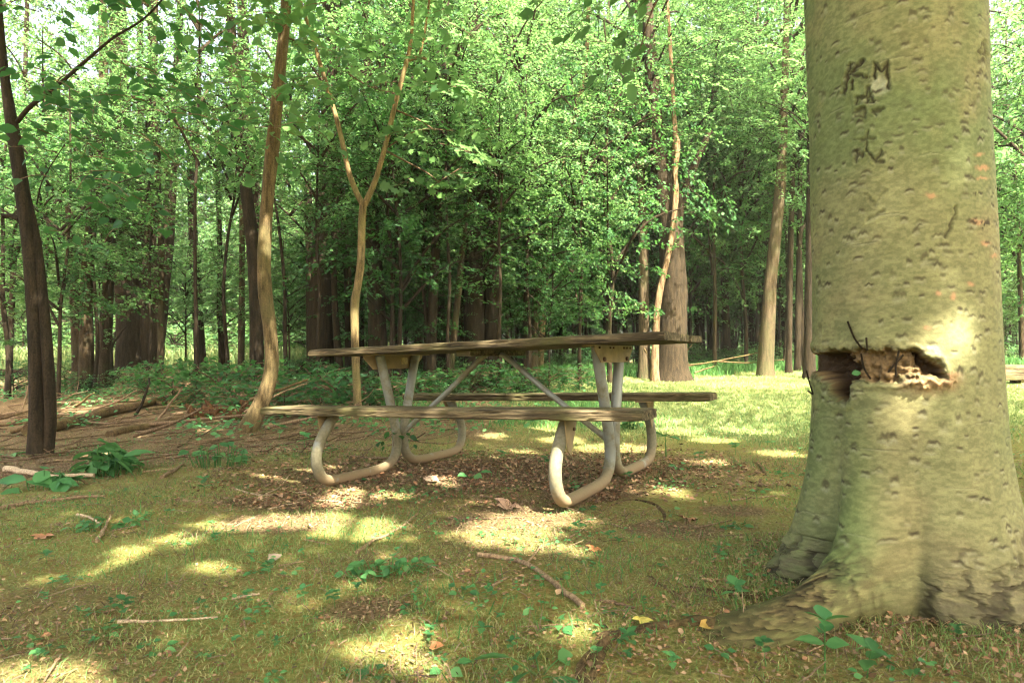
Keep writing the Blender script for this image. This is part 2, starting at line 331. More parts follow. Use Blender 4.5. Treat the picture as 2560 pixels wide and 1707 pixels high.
x, y, rng = scatter(60000, -2, 12, 8.5, 15.5, lambda x, y: infrust(x, y) * sst(-.25, .35, (y - .12 * x) - 12.3 + (fbm(x, y, 41, 3) - .5) * 2) * (1 - sst(.5, 1.5, (y - .12 * x) - 13.2)), 14)
blades(x, y, rng.uniform(.10, .30, len(x)), .006 + rng.uniform(0, .005, len(x)), .6, M['grass_lush'], 'tall_grass', 'lush tall grass along the edge of the woods', 4)
x, y, rng = scatter(16000, -1.6, 1.6, 6.0, 9.5, lambda x, y: sst(.45, .7, fbm(x * 1.3 + 3, y * 1.3, 44, 3)) * (1 - sst(.0, 1.2, x - .4 - .25 * (y - 5))), 15)
blades(x, y, rng.uniform(.03, .16, len(x)), .002 + rng.uniform(0, .002, len(x)), .9, M['grass_lush'], 'tall_grass', 'rough grass and weeds behind the picnic table', 5)
x, y, rng = scatter(60000, -40, -3, 19, 42, lambda x, y: infrust(x, y) * sst(3, 8, -x - .12 * y + 6), 16)
blades(x, y, rng.uniform(.3, .9, len(x)), .02 + rng.uniform(0, .02, len(x)), .5, M['grass_lawn'], 'meadow_grass', 'sunlit meadow grass beyond the trees', 6)
x, y, rng = scatter(60000, -5, 5, 1.0, 5.5, lambda x, y: infrust(x, y) * trunk_clear(x, y) * sst(.45, .62, fbm(x * 3.3 + 8, y * 3.3, 96, 4)) * (1 - lawn_mask(x, y)), 17, 1.2)
blades(x, y, rng.uniform(.015, .05, len(x)), .0009 + rng.uniform(0, .0006, len(x)), 2.2, M['chips'], 'dry_grass', 'dry tan grass lying over the moss', 7)
x, y, rng = scatter(26000, -5, 5, 1.1, 6.0, lambda x, y: infrust(x, y) * trunk_clear(x, y) * sst(.56, .70, fbm(x * 2.4 + 2, y * 2.4, 97, 4)), 18, 1.1); n = len(x)
d = rng.normal(0, 1, (n, 3)); d[:, 2] = rng.uniform(-.1, .4, n); u = np.stack([rng.normal(0, .4, n), rng.normal(-.2, .4, n), np.ones(n)], -1)
mb = MB(); leaves(mb, np.stack([x, y, gz(x, y) + rng.uniform(.004, .035, n)], -1), d, u, rng.uniform(.008, .022, n), LEAF8, 0)
tag(link('small_weeds', mb.mesh('small_weeds', [M['leaf_herb']])), 'tiny leafy weeds in the moss', 'weeds', None, 'stuff')
def d_litter(x, y): return infrust(x, y) * trunk_clear(x, y) * (.12 + .88 * np.maximum(soil_mask(x, y), sst(.5, .7, fbm(x * 2.6, y * 2.6, 50, 3)))) * (1 - .8 * lawn_mask(x, y))
def ring(n, r0, r1, seed):
    g = np.random.default_rng(seed); a = g.uniform(0, 6.283, n); r_ = r0 + (r1 - r0) * g.uniform(0, 1, n) ** 1.6; return 1.164 + r_ * np.cos(a), 1.867 + r_ * np.sin(a), g
x, y, g = ring(3800, .30, .62, 61); n = len(x); a = g.uniform(0, 6.283, n); mb = MB()
leaves(mb, np.stack([x, y, gz(x, y) + g.uniform(.0, .022, n)], -1), np.stack([np.cos(a), np.sin(a), g.normal(.1, .3, n)], -1), np.stack([g.normal(0, .5, n), g.normal(0, .5, n), np.ones(n)], -1), g.uniform(.006, .018, n), LEAF4, 0)
tag(link('leaf_litter', mb.mesh('leaf_litter', [M['litter']])), 'leaf litter gathered around the foot of the beech', 'leaf litter', None, 'stuff')
x, y, g = ring(5000, .34, .62, 62); blades(x, y, g.uniform(.012, .05, len(x)), .0009 + g.uniform(0, .0007, len(x)), .9, M['grass'], 'grass', 'grass growing against the roots of the beech', 8)
def flat_litter(n, box_, seed, size, shape, matl, name, label, bias=1.2, lift=.006):
    x, y, rng = scatter(n, *box_, d_litter, seed, bias); n = len(x); a = rng.uniform(0, 2 * math.pi, n)
    d = np.stack([np.cos(a), np.sin(a), rng.normal(0, .25, n)], -1); u = np.stack([rng.normal(0, .35, n), rng.normal(0, .35, n), np.ones(n)], -1)
    mb = MB(); leaves(mb, np.stack([x, y, gz(x, y) + rng.uniform(0, lift, n)], -1), d, u, rng.uniform(*size, n), shape, 0)
    return tag(link(name, mb.mesh(name, [matl])), label, 'leaf litter', None, 'stuff')
SLIVER = (np.array([[-.03, 0, 0], [.03, 0, 0], [.045, .5, .03], [-.02, .5, .04], [.02, 1, 0], [-.02, 1, .01]]), [[0, 1, 2, 3], [3, 2, 4, 5]])
CURL = (np.array([[0, 0, 0], [.34, .3, .16], [.26, .7, .2], [0, 1, .08], [-.3, .68, .14], [-.36, .3, .2], [0, .5, 0]]), [[0, 1, 6], [1, 2, 6], [2, 3, 6], [3, 4, 6], [4, 5, 6], [5, 0, 6]])
flat_litter(150000, (-5, 5, 1.0, 7), 21, (.005, .017), LEAF4, M['litter'], 'leaf_litter', 'crumbled brown leaf litter over the clearing')
flat_litter(16000, (-8, 6, 1.2, 12), 22, (.009, .026), CURL, M['litter'], 'dead_leaves', 'dry curled brown leaves scattered over the ground')
flat_litter(60000, (-8, 6, 1.0, 11), 23, (.010, .05), SLIVER, M['chips'], 'twig_litter', 'thin twig and bark litter over the ground', 1.4)
rng = np.random.default_rng(31); mb = MB()
for k in range(420):
    x = rng.uniform(-6.5, -.5); y = rng.uniform(4.4, 9.5); L = rng.uniform(.15, .7) ; a = rng.normal(.2, .7)
    if not infrust(x, y) or soil_mask(x, y) < .4: continue
    d = np.array([math.cos(a), math.sin(a)]) * L * .5; q = [(x - d[0], y - d[1], gz(x - d[0], y - d[1]) + .008), (x + rng.normal(0, .02), y + rng.normal(0, .02), gz(x, y) + .015), (x + d[0], y + d[1], gz(x + d[0], y + d[1]) + rng.uniform(.005, .10))]
    tube(mb, spline(q, 3), np.linspace(1, .5, 7) * rng.uniform(.003, .010), 5, int(rng.integers(0, 3)))
tag(link('twig_litter', mb.mesh('twig_litter', [M['stick'], M['twig'], M['log']])), 'tangle of fallen twigs on the shaded forest floor', 'twig litter', None, 'stuff')
x, y, rng = scatter(22000, -9, 2, 4.6, 13, lambda x, y: infrust(x, y) * soil_mask(x, y) * sst(.48, .66, fbm(x * 1.1, y * 1.1, 34, 3)) * sst(4.6, 6.0, y), 35); n = len(x)
d = rng.normal(0, 1, (n, 3)); d[:, 2] = rng.uniform(-.2, .5, n); u = np.stack([rng.normal(0, .4, n), rng.normal(-.3, .4, n), np.ones(n)], -1)
mb = MB(); leaves(mb, np.stack([x, y, gz(x, y) + rng.uniform(.01, .14, n)], -1), d, u, rng.uniform(.03, .075, n), LEAF4, 0)
tag(link('ground_cover', mb.mesh('ground_cover', [M['leaf_herb']])), 'low leafy ground cover on the forest floor', 'ground cover', None, 'stuff')
x, y, g = scatter(14000, -1.9, 1.5, 3.0, 5.0, lambda x, y: soil_mask(x, y), 26); n = len(x); a = g.uniform(0, 6.283, n); mb = MB()
leaves(mb, np.stack([x, y, gz(x, y) + g.uniform(0, .012, n)], -1), np.stack([np.cos(a), np.sin(a), g.normal(0, .3, n)], -1), np.stack([g.normal(0, .45, n), g.normal(0, .45, n), np.ones(n)], -1), g.uniform(.008, .032, n), CURL, 0)
tag(link('leaf_litter', mb.mesh('leaf_litter', [M['litter']])), 'brown leaf litter on the bare soil under the picnic table', 'leaf litter', None, 'stuff')
flat_litter(8000, (-6, 5, 1.2, 8), 27, (.04, .13), (SLIVER[0] * [.5, 1, 1], SLIVER[1]), M['chips'], 'twig_litter', 'longer thin twigs strewn over the clearing', 1.2)
# ------------------------------------------------------------------ picnic table
m, nt, out = mat('weathered_wood'); p = nd(nt, 'ShaderNodeBsdfPrincipled', Roughness=.85); p.inputs['Specular IOR Level'].default_value = .2
n1 = noise(nt, 30, 6, .7, sc3=(.09, 1, 1.3)); n2 = noise(nt, 6, 4, .6, sc3=(.6, 1, 1)); n3 = noise(nt, 110, 3, .7, sc3=(.05, 1, 1))
c = ramp(nt, n1, [(.36, (.016, .012, .007)), (.50, (.072, .055, .031)), (.66, (.22, .175, .10))])
c = mix(nt, ramp(nt, n2, [(.48, (0, 0, 0)), (.66, (.8, .8, .8))]), c, (.075, .072, .025))
c = mix(nt, ramp(nt, n3, [(.60, (0, 0, 0)), (.70, (.6, .6, .6))]), c, (.30, .21, .12))
nt.links.new(c, p.inputs['Base Color']); b = nd(nt, 'ShaderNodeBump', Strength=1, Distance=.012); nt.links.new(n1, b.inputs['Height']); nt.links.new(b.outputs[0], p.inputs['Normal']); nt.links.new(p.outputs[0], out.inputs[0]); M['wood'] = m
m, nt, out = mat('galvanised_tube'); p = nd(nt, 'ShaderNodeBsdfPrincipled')
n1 = noise(nt, 7, 5, .6); n2 = noise(nt, 60, 3); tc = nt.nodes.new('ShaderNodeTexCoord'); sx = nt.nodes.new('ShaderNodeSeparateXYZ'); nt.links.new(tc.outputs['Object'], sx.inputs[0])
zr = nd(nt, 'ShaderNodeMapRange'); nt.links.new(sx.outputs[2], zr.inputs[0]); zr.inputs[1].default_value = .04; zr.inputs[2].default_value = .42; zr.inputs[3].default_value = .20; zr.inputs[4].default_value = -.02
ad = nd(nt, 'ShaderNodeMath', operation='ADD'); nt.links.new(n1, ad.inputs[0]); nt.links.new(zr.outputs[0], ad.inputs[1])
dirt = ramp(nt, ad.outputs[0], [(.47, (0, 0, 0)), (.58, (1, 1, 1))]); pd = ramp(nt, n2, [(.3, (.115, .108, .066)), (.7, (.18, .168, .108))])
zr2 = nd(nt, 'ShaderNodeMapRange'); nt.links.new(sx.outputs[2], zr2.inputs[0]); zr2.inputs[1].default_value = .0; zr2.inputs[2].default_value = .10; zr2.inputs[3].default_value = 1; zr2.inputs[4].default_value = 0
pd = mix(nt, zr2.outputs[0], pd, (.20, .135, .07))
nt.links.new(mix(nt, dirt, (.21, .225, .20), pd), p.inputs['Base Color'])
iv = nd(nt, 'ShaderNodeMapRange'); nt.links.new(dirt, iv.inputs[0]); iv.inputs[3].default_value = .35; iv.inputs[4].default_value = .0; nt.links.new(iv.outputs[0], p.inputs['Metallic'])
iv2 = nd(nt, 'ShaderNodeMapRange'); nt.links.new(dirt, iv2.inputs[0]); iv2.inputs[3].default_value = .5; iv2.inputs[4].default_value = .8; nt.links.new(iv2.outputs[0], p.inputs['Roughness'])
b = nd(nt, 'ShaderNodeBump', Strength=.25, Distance=.003); nt.links.new(n2, b.inputs['Height']); nt.links.new(b.outputs[0], p.inputs['Normal']); nt.links.new(p.outputs[0], out.inputs[0]); M['tube'] = m
M['tan'] = simple('tan_steel', (.24, .18, .09), .7, .0, .25, 14); M['rust'] = simple('rusty_bolt', (.09, .05, .03), .7, .5, .4, 60); M['tagm'] = simple('brass_tag', (.34, .25, .10), .5, .2, .3, 50)
YAW, TX, TY = -.5099, -.0993, 3.8251
T = thing('picnic_table', 'weathered wooden picnic table with bent galvanised pipe legs and two bench seats', 'picnic table')
rm = Matrix.Rotation(YAW, 3, 'Z') @ Matrix(((1, 0, -.0172), (0, 1, -.0088), (.0172, .0088, 1)))
tm4 = rm.to_4x4(); tm4.translation = (TX, TY, .0); T.matrix_world = tm4
def plank(mb, x0, x1, y0, y1, z0, z1, seed, nxs=150, wear=.0028, chip=1.):
    """a weathered board: rounded worn arrises, split and chipped along the grain"""
    prof = []
    a, h = (y1 - y0) / 2, (z1 - z0) / 2; cy_, cz_ = (y0 + y1) / 2, (z0 + z1) / 2
    for k in range(14): prof.append((-a + 2 * a * k / 13, h))
    for k in range(1, 7): prof.append((a, h - 2 * h * k / 7))
    for k in range(14): prof.append((a - 2 * a * k / 13, -h))
    for k in range(1, 7): prof.append((-a, -h + 2 * h * k / 7))
    prof = np.array(prof); n = len(prof); xs = np.linspace(x0, x1, nxs); L = np.arange(n)
    corner = np.minimum(np.abs(np.abs(prof[:, 0]) - a) / .012, 1) * 0
    V = np.zeros((nxs, n, 3)); V[..., 0] = xs[:, None]
    rr = 1 - np.where((np.abs(prof[:, 0]) > a * .985) & (np.abs(prof[:, 1]) > h * .9), .05, 0)
    g = (fbm(xs[:, None] * 3.5 + seed, prof[None, :, 0] * 40 + prof[None, :, 1] * 90, seed, 4) - .5)
    g2 = np.maximum(0, fbm(xs[:, None] * 7 + seed * 3, prof[None, :, 0] * 30 + prof[None, :, 1] * 120, seed + 9, 3) - .6) * chip
    sag = (fbm(xs * .9 + seed, xs * 0 + 3, seed + 4, 3) - .5) * .004
    ins = (g * wear + g2 * -.022)
    V[..., 1] = cy_ + prof[None, :, 0] * rr[None] * (1 + ins / a); V[..., 2] = cz_ + sag[:, None] + prof[None, :, 1] * rr[None] * (1 + ins / h * .6)
    e = np.minimum(np.abs(xs - x0), np.abs(x1 - xs)); ee = np.clip(1 - e / .012, 0, 1)[:, None]
    V[..., 2] -= ee * (V[..., 2] - cz_) * .12; V[..., 0] += (fbm(prof[None, :, 0] * 30 + seed, prof[None, :, 1] * 60, seed + 2, 3) - .5) * .014 * (e < .02)[:, None]
    i, j = np.meshgrid(np.arange(nxs - 1), L, indexing='ij'); j2 = (j + 1) % n
    mb.add(V.reshape(-1, 3), np.stack([i * n + j, (i + 1) * n + j, (i + 1) * n + j2, i * n + j2], -1).reshape(-1, 4), 0, False)
    mb.add(V[0], L[None], 0, False); mb.add(V[-1], L[::-1][None], 0, False)
LH, WH, ZT, SY, SW, ZS, FX = 1.162, .393, .787, .658, .108, .445, .742; TH = .045
mb = MB(); wd = (2 * WH - .016) / 3
for k in range(3): plank(mb, -LH + .006 * k, LH - .008 * (k % 2), -WH + k * (wd + .008), -WH + k * (wd + .008) + wd, ZT - TH, ZT - .002 * k, 3 + k * 5, chip=1.4)
def sharp(o):
    return o
sharp(link('tabletop', mb.mesh('tabletop', [M['wood']]), T))
for s in (-1, 1):
    mb = MB(); plank(mb, -LH, LH, s * SY - SW, s * SY + SW, ZS - TH - .003, ZS, 31 + s, chip=2.2); link('bench_seat', mb.mesh('bench_seat', [M['wood']]), T)
mb = MB(); box(mb, (0, 0, ZT - TH - .018), (.045, WH - .06, .017)); link('cleat', mb.mesh('cleat', [M['wood']]), T)
legp = [(-.585, .395), (-.648, .325), (-.718, .225), (-.735, .135), (-.700, .052), (-.62, .016), (-.40, .012), (-.18, .018), (-.09, .05), (-.045, .11), (-.036, .19), (-.055, .30), (-.12, .52), (-.185, .735)]
for ex in (-1, 1):
    for s in (-1, 1):
        pts = [(ex * (FX + .0 * s), -s * py_, pz_) for (py_, pz_) in legp]
        mb = MB(); pth = spline(pts, 7); tube(mb, pth, np.full(len(pth), .030), 20); link('leg', mb.mesh('leg', [M['tube']]), T)
        mb = MB(); yy = s * .60; px_ = ex * (FX + .034)
        plate(mb, [(s * .69, ZS - TH - .004), (s * .535, ZS - TH - .004), (s * .56, .375), (s * .635, .225), (s * .665, .25)], .006, 0, px_)
        box(mb, (ex * (FX + .012), s * .62, ZS - TH - .006), (.05, .085, .003))
        br = link('seat_bracket', mb.mesh('seat_bracket', [M['tan']]), T)
        mb = MB(); tube(mb, [(px_ + ex * .002, s * .60, .345), (px_ + ex * .012, s * .60, .345)], .009, 6); link('bolt', mb.mesh('bolt', [M['rust']]), br)
    mb = MB(); px_ = ex * (FX + .034)
    plate(mb, [(-.30, ZT - TH - .003), (.30, ZT - TH - .003), (.30, ZT - TH - .022), (.21, ZT - TH - .095), (-.21, ZT - TH - .095), (-.30, ZT - TH - .022)], .006, 0, px_)
    box(mb, (ex * (FX + .0), 0, ZT - TH - .0045), (.033, .30, .003))
    tb = link('top_bracket', mb.mesh('top_bracket', [M['tan']]), T)
    for by in (-.18, .18):
        mb = MB(); tube(mb, [(px_ + ex * .002, by, .665), (px_ + ex * .014, by, .665)], .012, 8); link('bolt', mb.mesh('bolt', [M['rust']]), tb)
    for by in (-.24, -.08, -.03, .14, .19, .25):
        mb = MB(); tube(mb, [(px_ + ex * .002, by, .727), (px_ + ex * .011, by, .727)], .007, 6); link('bolt', mb.mesh('bolt', [M['rust']]), tb)
    mb = MB(); tube(mb, spline([(ex * .05, 0, ZT - TH - .03), (ex * .10, 0, ZT - TH - .055), (ex * .38, 0, .47), (ex * (FX - .05), 0, .24), (ex * (FX - .015), 0, .20)], 6), .0165, 12)
    link('brace', mb.mesh('brace', [M['tube']]), T)
    mb = MB(); tube(mb, [(ex * (FX + .02), -.10, .20), (ex * (FX + .04), -.10, .20)], .010, 6); 
mb = MB(); box(mb, (-FX + .038, .015, ZT - TH - .045), (.003, .03, .022)); link('metal_tag', mb.mesh('metal_tag', [M['tagm']]), T)
# ------------------------------------------------------------------ the big beech
BC = np.array([1.164, 1.867]); BA = math.atan2(-BC[1], -BC[0])        # direction from the trunk to the photographer
def bxy(phi, r): a = BA - phi * -1.0; return BC[0] + r * np.cos(BA + phi), BC[1] + r * np.sin(BA + phi)
def bxy(phi, r): return BC[0] + r * np.cos(BA + phi), BC[1] + r * np.sin(BA + phi)
ph = np.concatenate([np.linspace(-105, 105, 440), np.linspace(105, 255, 70)[1:-1]]); ph = np.radians(ph); NP = len(ph)
zz = np.concatenate([np.arange(-.10, -.01, .003), np.arange(-.01, .14, .0009), np.arange(.14, 1.95, .0031), np.linspace(1.96, 9.5, 60)]); NZ = len(zz)
PH, ZZ = np.meshgrid(ph, zz)
def wrap(a): return (a + math.pi) % (2 * math.pi) - math.pi
def gau(a0, wd_): return np.exp(-(wrap(PH - R(a0)) / R(wd_)) ** 2)
zc_ = np.maximum(ZZ, -.02)
r = .2355 + .030 * np.exp(-zc_ / .30) - .012 * sst(1.9, 9, ZZ) * 8 * .8
r = r + gau(-82, 30) * .125 * np.exp(-zc_ / .20) + gau(-64, 16) * .03 * np.exp(-zc_ / .42)
r = r + gau(38, 30) * .085 * np.exp(-zc_ / .17) + gau(82, 24) * .10 * np.exp(-zc_ / .16) + gau(150, 26) * .13 * np.exp(-zc_ / .2) + gau(-150, 30) * .14 * np.exp(-zc_ / .2)
r = r + gau(-18, 17) * .06 * np.exp(-zc_ / .30)
r = r - gau(-43, 7.5) * .050 * np.exp(-zc_ / .26) * (zc_ < 9) - gau(4, 5) * .045 * np.exp(-zc_ / .11) + gau(14, 6) * .012 * np.exp(-zc_ / .14)
t_ = np.clip(zc_, 0, .6); rootc = R(-19) - R(13) * np.exp(-t_ / .09)
rw = R(12.5) + R(6) * sst(.05, .3, zc_)
rext = np.clip(.040 / (t_ + .058) - .085, 0, None) * (1 - sst(.28, .40, zc_))
r = r + rext * np.exp(-(np.abs(wrap(PH - rootc)) / rw) ** 2.6)
rext2 = np.clip(.030 / (t_ + .075) - .08, 0, None)
# broad unevenness
u_, v_ = np.cos(PH) * 1.5, np.sin(PH) * 1.5
r = r + (fbm(u_ + ZZ * .6 + 3, v_ + ZZ * 1.3, 201, 3) - .5) * .020
S_ = PH * .24
x0_, y0_ = bxy(PH, r); PX, PY = topx(np.stack([x0_, y0_, ZZ], -1)); FRONT = (np.abs(PH) < R(102)) & (ZZ < 1.95)
H = np.zeros_like(r); DARK = np.zeros_like(r); PINK = np.zeros_like(r); PALE = np.zeros_like(r); HOLE = np.zeros_like(r); FILL = np.zeros_like(r)
H += (fbm(S_ * 9, ZZ * 34, 210, 4) - .5) * .0020 + (fbm(S_ * 60, ZZ * 130, 211, 3) - .5) * .0008
rng = np.random.default_rng(99)
def scar(s0, z0, a, h, arch, dark, hgt, kind=0):
    k = np.abs(zz - z0) < a * 1.2 + .02; jz = np.where(k)[0]; kp = np.where(np.abs(ph * .24 - s0) < a * 1.4)[0]
    if len(jz) == 0 or len(kp) == 0: return
    sl_ = np.ix_(jz, kp); ds = (S_[sl_] - s0) / a; wob = (vn(S_[sl_] * 160, ZZ[sl_] * 30, int(a * 1e5) % 997) - .5) * h * 1.5
    dz = (ZZ[sl_] - z0 + arch * a * ds ** 2 + wob) / h; e = np.clip(1 - np.abs(ds) ** 3, 0, 1)
    DARK[sl_] = np.maximum(DARK[sl_], dark * e * np.exp(-np.maximum(np.abs(dz) - .35, 0) ** 2 * 2.2))
    H[sl_] += .12 * hgt * e * (np.exp(-(dz - 1.6) ** 2) - .9 * np.exp(-dz ** 2))
    PALE[sl_] = np.maximum(PALE[sl_], .5 * dark * e * np.exp(-(dz + 2.0) ** 2))
for k in range(520):
    z0 = rng.uniform(.13, 1.9); s0 = rng.uniform(-.42, .42); big = rng.random() < .06
    scar(s0, z0, rng.uniform(.007, .019) if not big else rng.uniform(.03, .06), rng.uniform(.0026, .0052) if not big else .0018, rng.uniform(-.1, .5), rng.uniform(.45, 1.0) * (.6 if big else 1), rng.uniform(.0003, .0010))
for k in range(150):                                  # round scars of lost twigs
    z0 = rng.uniform(.15, 1.9); s0 = rng.uniform(-.40, .40); a = rng.uniform(.005, .013)
    scar(s0, z0, a, a * rng.uniform(.45, .8), .2, rng.uniform(.4, .9), .0012)
def seg(px, py, a, b):
    ax, ay = a; bx_, by_ = b; dx, dy = bx_ - ax, by_ - ay; L2 = dx * dx + dy * dy + 1e-9
    t = np.clip(((px - ax) * dx + (py - ay) * dy) / L2, 0, 1); return np.hypot(px - ax - t * dx, py - ay - t * dy)
def crop7(p): return ((1950 + p[0] * .5486) / K, p[1] * .5486 / K)
jit = lambda: None
WX = PX + (fbm(S_ * 75, ZZ * 75, 230, 4) - .5) * 12; WY = PY + (fbm(S_ * 75, ZZ * 75, 231, 4) - .5) * 12
def carve(lines, wpx, strength=1.):
    d = np.full(r.shape, 1e9)
    for l in lines:
        l = [crop7(p) for p in l]
        for a, b in zip(l[:-1], l[1:]): d = np.minimum(d, seg(WX, WY, a, b))
    n_ = .15 + 1.7 * fbm(S_ * 110, ZZ * 110, 233, 3); k = np.exp(-(d / (wpx * n_)) ** 2) * FRONT * strength
    np.maximum(DARK, k, out=DARK); np.subtract(H, k * .005, out=H); np.add(H, .003 * np.exp(-((d - wpx * 2) / wpx) ** 2) * FRONT * strength, out=H)
carve([[(318, 296), (290, 432)], [(382, 278), (318, 340), (392, 352)], [(330, 365), (330, 410)]], 4.2)          # K
carve([[(430, 352), (434, 292), (462, 330), (488, 290), (494, 400)]], 4.2)                                      # M
carve([[(392, 470), (404, 404), (420, 468)], [(350, 448), (418, 442)], [(352, 448), (352, 474)]], 4.0, .9)       # mark below
carve([[(350, 500), (384, 498), (380, 532), (346, 528)], [(424, 510), (472, 498)], [(418, 512), (440, 530)]], 3.6, .8)
carve([[(340, 640), (432, 628)], [(400, 600), (396, 690)]], 3.4, .7)                                            # cross
carve([[(346, 740), (352, 692), (372, 716), (376, 700)], [(402, 690), (434, 742), (462, 690)], [(440, 740), (470, 738)]], 3.8, .85)
carve([[(396, 890), (430, 935), (480, 872)], [(400, 1005), (470, 965)]], 4.2, .35)
carve([[(930, 190), (905, 235), (940, 255), (935, 200)]], 3.2, .7)
carve([[(800, 940), (795, 990), (750, 1090)]], 3.4, .7)
for (x_, y_, rx_, ry_) in [(908, 705, 20, 9), (925, 765, 28, 10), (925, 812, 26, 8), (690, 890, 26, 12), (935, 1108, 22, 10), (975, 1165, 16, 10), (870, 1295, 18, 12), (720, 1335, 14, 12), (790, 1350, 14, 12), (900, 1012, 30, 14), (1000, 985, 10, 8), (1195, 1560, 12, 10), (670, 1495, 18, 12)]:
    c_ = crop7((x_, y_)); PINK = np.maximum(PINK, FRONT * np.exp(-(((WX - c_[0]) / (rx_ * .5)) ** 2 + ((WY - c_[1]) / (ry_ * .5)) ** 2) ** 1.5))
for (x_, y_, rx_, ry_) in [(905, 885, 30, 12), (935, 1025, 34, 26)]:
    c_ = crop7((x_, y_)); DARK = np.maximum(DARK, FRONT * (fbm(S_ * 120, ZZ * 90, 240, 2) > .5) * np.exp(-(((WX - c_[0]) / (rx_ * .5)) ** 2 + ((WY - c_[1]) / (ry_ * .5)) ** 2) ** 2))
c_ = crop7((455, 392)); PALE = np.maximum(PALE, 1.3 * FRONT * np.exp(-(((WX - c_[0]) / 20) ** 2 + ((WY - c_[1]) / 20) ** 2) ** 2) * (fbm(S_ * 80, ZZ * 80, 241, 3) + .35))
# the wound: a gash across the trunk, hollow at the left, closing to a lens at the right
def crop4(p): return ((2000 + p[0] * .2381) / K, (800 + p[1] * .2381) / K)
def inside(px, py, poly):
    c = np.zeros(px.shape, bool); n = len(poly)
    for k in range(n):
        x1_, y1_ = poly[k]; x2_, y2_ = poly[(k + 1) % n]
        c ^= ((y1_ > py) != (y2_ > py)) & (px < (x2_ - x1_) * (py - y1_) / (y2_ - y1_ + 1e-9) + x1_)
    return c
def pdist(px, py, poly):
    d = np.full(px.shape, 1e9)
    for k in range(len(poly)): d = np.minimum(d, seg(px, py, poly[k], poly[(k + 1) % len(poly)]))
    return d
band = FRONT & (PY > 770) & (PY < 970)
rows = np.where(band.any(1))[0]; rs = slice(rows[0], rows[-1] + 1)
bx_ = (PX + (fbm(S_ * 55, ZZ * 55, 250, 4) - .5) * 24)[rs]; by_ = (PY + (fbm(S_ * 55, ZZ * 55, 251, 4) - .5) * 24)[rs]; fr = FRONT[rs]
W1 = [crop4(p) for p in [(-60, 330), (150, 312), (320, 320), (500, 305), (620, 295), (740, 290), (960, 300), (1120, 312), (1190, 312), (1310, 372), (1430, 445), (1560, 600), (1540, 625), (1370, 615), (1160, 600), (1020, 640), (930, 655), (720, 650), (600, 630), (548, 660), (545, 800), (480, 868), (380, 868), (290, 730), (170, 590), (-60, 600)]]
HOL = [crop4(p) for p in [(-60, 340), (150, 322), (480, 340), (560, 420), (640, 640), (548, 655), (540, 790), (480, 850), (390, 850), (300, 730), (180, 570), (-60, 580)]]
LEN = [crop4(p) for p in [(1175, 330), (1300, 380), (1420, 455), (1545, 605), (1400, 610), (1300, 560), (1230, 470)]]
ins = inside(bx_, by_, W1) & fr; dW = pdist(bx_, by_, W1)
hol = inside(bx_, by_, HOL) & fr; dH_ = pdist(bx_, by_, HOL); len_ = inside(bx_, by_, LEN) & fr; dL = pdist(bx_, by_, LEN)
H[rs] = np.where(ins, H[rs] * .2 - .022 * sst(0, 9, dW) + (fbm(S_[rs] * 60, ZZ[rs] * 60, 255, 4) - .5) * .05, H[rs])
H[rs] -= np.where(hol, .055 * sst(0, 10, dH_), 0) + np.where(len_, .03 * sst(0, 7, dL), 0)
edge = sst(R(-84), R(-58), PH[rs]); H[rs] = H[rs] * np.where(ins, .25 + .75 * edge, 1)
rightside = sst(2040, 2110, PX[rs])
H[rs] += np.where(~ins & fr, (.006 + .012 * rightside * (by_ > 870 - .0 * bx_)) * np.exp(-((dW - 9) / 9) ** 2), 0)
FILL[rs] = np.where(ins, sst(0, 5, dW), 0); HOLE[rs] = np.maximum(np.where(hol, sst(0, 6, dH_), 0), np.where(len_, .9 * sst(0, 4, dL), 0))
lipd = np.exp(-(dW / 24) ** 2) * fr * rightside * (~ins) * (by_ > 850); PINK[rs] = np.maximum(PINK[rs], .75 * lipd)
H[rs] += lipd * (vn(bx_ / 7, by_ / 26, 256) - .5) * .010
DARK[rs] = np.maximum(DARK[rs], .7 * np.exp(-(dW / 3.5) ** 2) * (~ins) * fr)
# rough flaking bark at the foot
foot = np.clip((1 - sst(.02, .20, ZZ - .10 * (fbm(S_ * 24, ZZ * 14, 260, 5) - .4) - .07 * sst(R(35), R(75), PH))) * (sst(R(0), R(12), PH) + (1 - sst(R(-52), R(-44), PH))) , 0, 1)
crk = np.abs(fbm(S_ * 16, ZZ * 26, 261, 4) - .5) * 2; crk = 1 - sst(.03, .22, crk)
H += foot * ((fbm(S_ * 26, ZZ * 38, 262, 4) - .5) * .032 - crk * .012); rootl = (1 - sst(.10, .22, ZZ)) * gau(-27, 16)
rx_, ry_ = bxy(PH, r); RN = fbm(rx_ * 55, ry_ * 55 + ZZ * 40, 263, 5); RC = 1 - sst(.02, .2, np.abs(fbm(rx_ * 18 + ry_ * 6, ry_ * 26 + ZZ * 20, 264, 4) - .5) * 2)
H += rootl * ((RN - .5) * .030 - .010 * RC)
r = r + H
x_, y_ = bxy(PH, r); zg = ZZ + np.where(ZZ < 1.95, 0, 0)
lean = np.clip(ZZ - 2, 0, 9) * .02
V = np.stack([x_ + lean, y_ - lean, zg], -1)
g1 = fbm(S_ * 3 + 4, ZZ * 2.2, 270, 4)[..., None]; g2 = fbm(S_ * 7 + 14, ZZ * 6, 271, 4)[..., None]; g3 = fbm(S_ * 26, ZZ * 60, 272, 4)[..., None]; g4 = fbm(S_ * 90, ZZ * 160, 273, 3)[..., None]
A_ = np.array([.192, .192, .090]); B_ = np.array([.132, .162, .066]); C_ = np.array([.25, .205, .104])
col = A_ * (1 - sst(.3, .75, g1)) + B_ * sst(.3, .75, g1); col = col * (1 - .4 * sst(.45, .75, g2)) + C_ * .4 * sst(.45, .75, g2)
